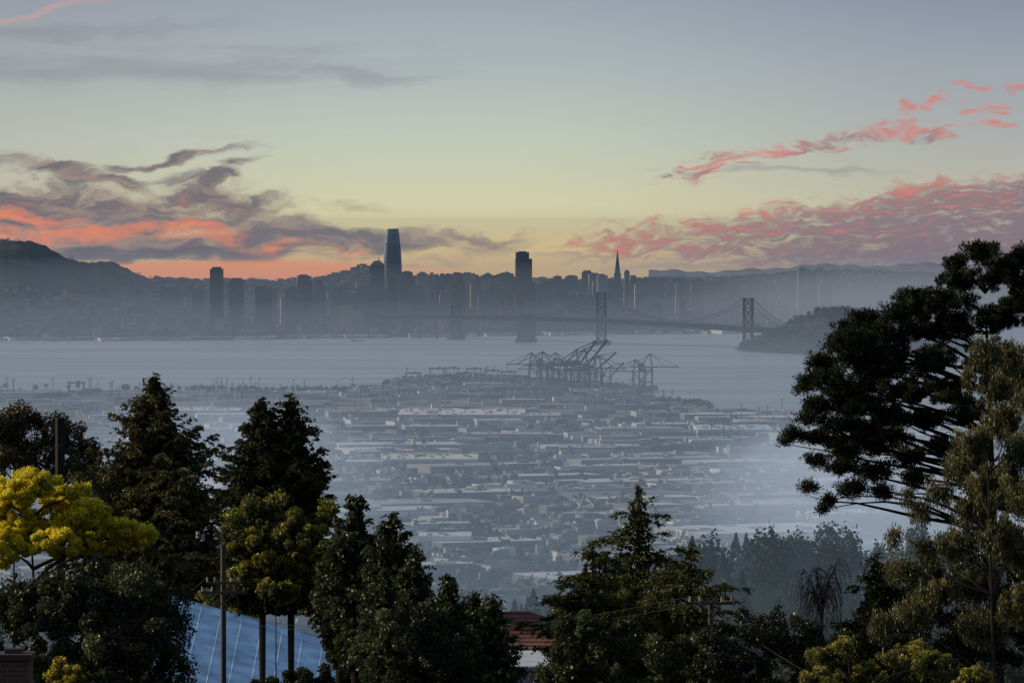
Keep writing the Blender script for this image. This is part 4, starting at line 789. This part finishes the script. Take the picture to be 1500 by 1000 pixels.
cl=cov([(60,295,150,30,.05),(190,318,200,42,.05),(330,300,90,30,.2),(20,330,150,38),(120,262,170,15,.22),(300,274,70,15,-.5),(240,238,120,8,-.18),(430,335,120,24,.15),(560,352,170,17),(700,350,90,9),(400,352,220,24),(150,352,280,28)])
al=SS(cl*1.4+(nl_-.5)*2.0,.15,1.2)*SS(cl,.02,.3)
lit=cov([(20,322,120,18,.08),(140,340,110,17),(305,338,70,20,.2),(490,372,65,10,-.1),(230,334,60,16),(60,345,140,12),(400,365,90,10)])+(NZ(XW,YW,1/60,1/18,7.7,5)-.5)*1.8
cc=MIX(MIX(lin(108,102,112),lin(150,132,126),SS(nl_,.62,.38)),lin(236,134,98),SS(lit,.25,1.15)*.92)
hz=SS(blob(330,402,280,19,0.,X,Y)*1.3+(nst-.5)*.5,.1,.8)
col=MIX(col,cc,al*.93)
bd=SS(blob(240,370,310,13,.01,X,YW)*1.25+(NZ(X,Y,1/200,1/12,8.8,5)-.5)*1.4,.35,1.1); col=MIX(col,lin(102,100,110),bd*.88)
col=MIX(col,lin(252,154,94),hz*.95)
wp=SS(cov([(510,300,90,9),(640,380,120,9,-.15),(720,362,100,8,-.1),(860,372,130,7),(990,386,130,9)])+(nst-.5)*1.6,.3,1.3); col=MIX(col,lin(154,140,130),wp*.6)
nf=NZ(XW+YW*1.2,YW,1/34,1/8,2.2,4,0.,.56); nf2=NZ(XW+YW*1.5,YW,1/100,1/22,4.4,4,.1)
up=cov([(1035,250,74,20,-.12),(1060,236,50,12),(1150,220,84,11,-.12),(1225,207,65,10,-.1),(1330,190,95,13,-.05),(1310,182,40,8),(1370,200,50,8),(1345,160,46,8,-.2),(1440,157,48,9,.1),(1450,187,40,8),(1430,131,30,7),(1492,132,34,9),(1385,148,26,8)])
au=SS(up*1.0+(nf-.5)*2.6,.25,1.25)*SS(up,.05,.35)
cu=MIX(lin(152,124,128),lin(206,134,126),SS(nf2+(Y-230.)*-.002,.36,.64)); col=MIX(col,cu,au*.9)
col=MIX(col,lin(146,146,146),SS(blob(1180,257,150,8)+(nst-.5)*1.0,.3,1.1)*.6)
ytop=348.-(X-780.)*.148; ybot=368.+(X-780.)*.055
wd=SS(YW-ytop,-18.,32.)*SS(ybot-YW,-16.,18.)*SS(X,740.,900.)*SS(X,3200.,2000.)
dens=SS(X,780.,1400.,.0,.5)
aw=SS(wd*(.8+dens)+(nf-.5)*2.5+(nf2-.5)*1.1-.1,.1,1.25)*SS(wd,0.,.5)
litw=SS((YW-ytop)*-.006+(nf-.5)*2.2+(nf2-.5)*1.2-(X-1000.)*.0003+.58,.05,1.2)
cw_=MIX(lin(130,112,123),lin(208,122,113),litw)
col=MIX(col,lin(138,122,127),SS(Y,330.,392.)*SS(X,980.,1300.)*SS(X,4000.,2500.)*.75)
col=MIX(col,cw_,aw*.9)
ns=N.new('ShaderNodeTexSky'); ns.sky_type='NISHITA'; ns.sun_disc=False; ns.sun_elevation=math.radians(17); ns.sun_rotation=math.radians(-80)
vm=N.new('ShaderNodeVectorMath'); vm.operation='SCALE'; Lk.new(ns.outputs[0],vm.inputs[0]); vm.inputs['Scale'].default_value=.1
fin=MIX(col,vm.outputs[0],SS(eln,.12,.5))
bg=N.new('ShaderNodeBackground'); Lk.new(fin,bg.inputs[0]); bg.inputs[1].default_value=1.0; ow=N.new('ShaderNodeOutputWorld'); Lk.new(bg.outputs[0],ow.inputs[0])

sun=bpy.data.lights.new('sun','SUN'); sun.energy=4.8; sun.angle=math.radians(.53); sun.color=(1,.83,.6); so=bpy.data.objects.new('sun',sun); sc.collection.objects.link(so)
ea,aa=math.radians(17),math.radians(-80); dv=Vector((math.sin(aa)*math.cos(ea),math.cos(aa)*math.cos(ea),math.sin(ea))); so.rotation_euler=dv.to_track_quat('Z','Y').to_euler()

cam=bpy.data.cameras.new('camera'); cam.sensor_width=36; cam.lens=F/1500*36; cam.clip_start=1; cam.clip_end=250000
co=bpy.data.objects.new('camera',cam); sc.collection.objects.link(co); co.location=(0,0,CZ); co.rotation_euler=(math.pi/2-PITCH,0,0); sc.camera=co
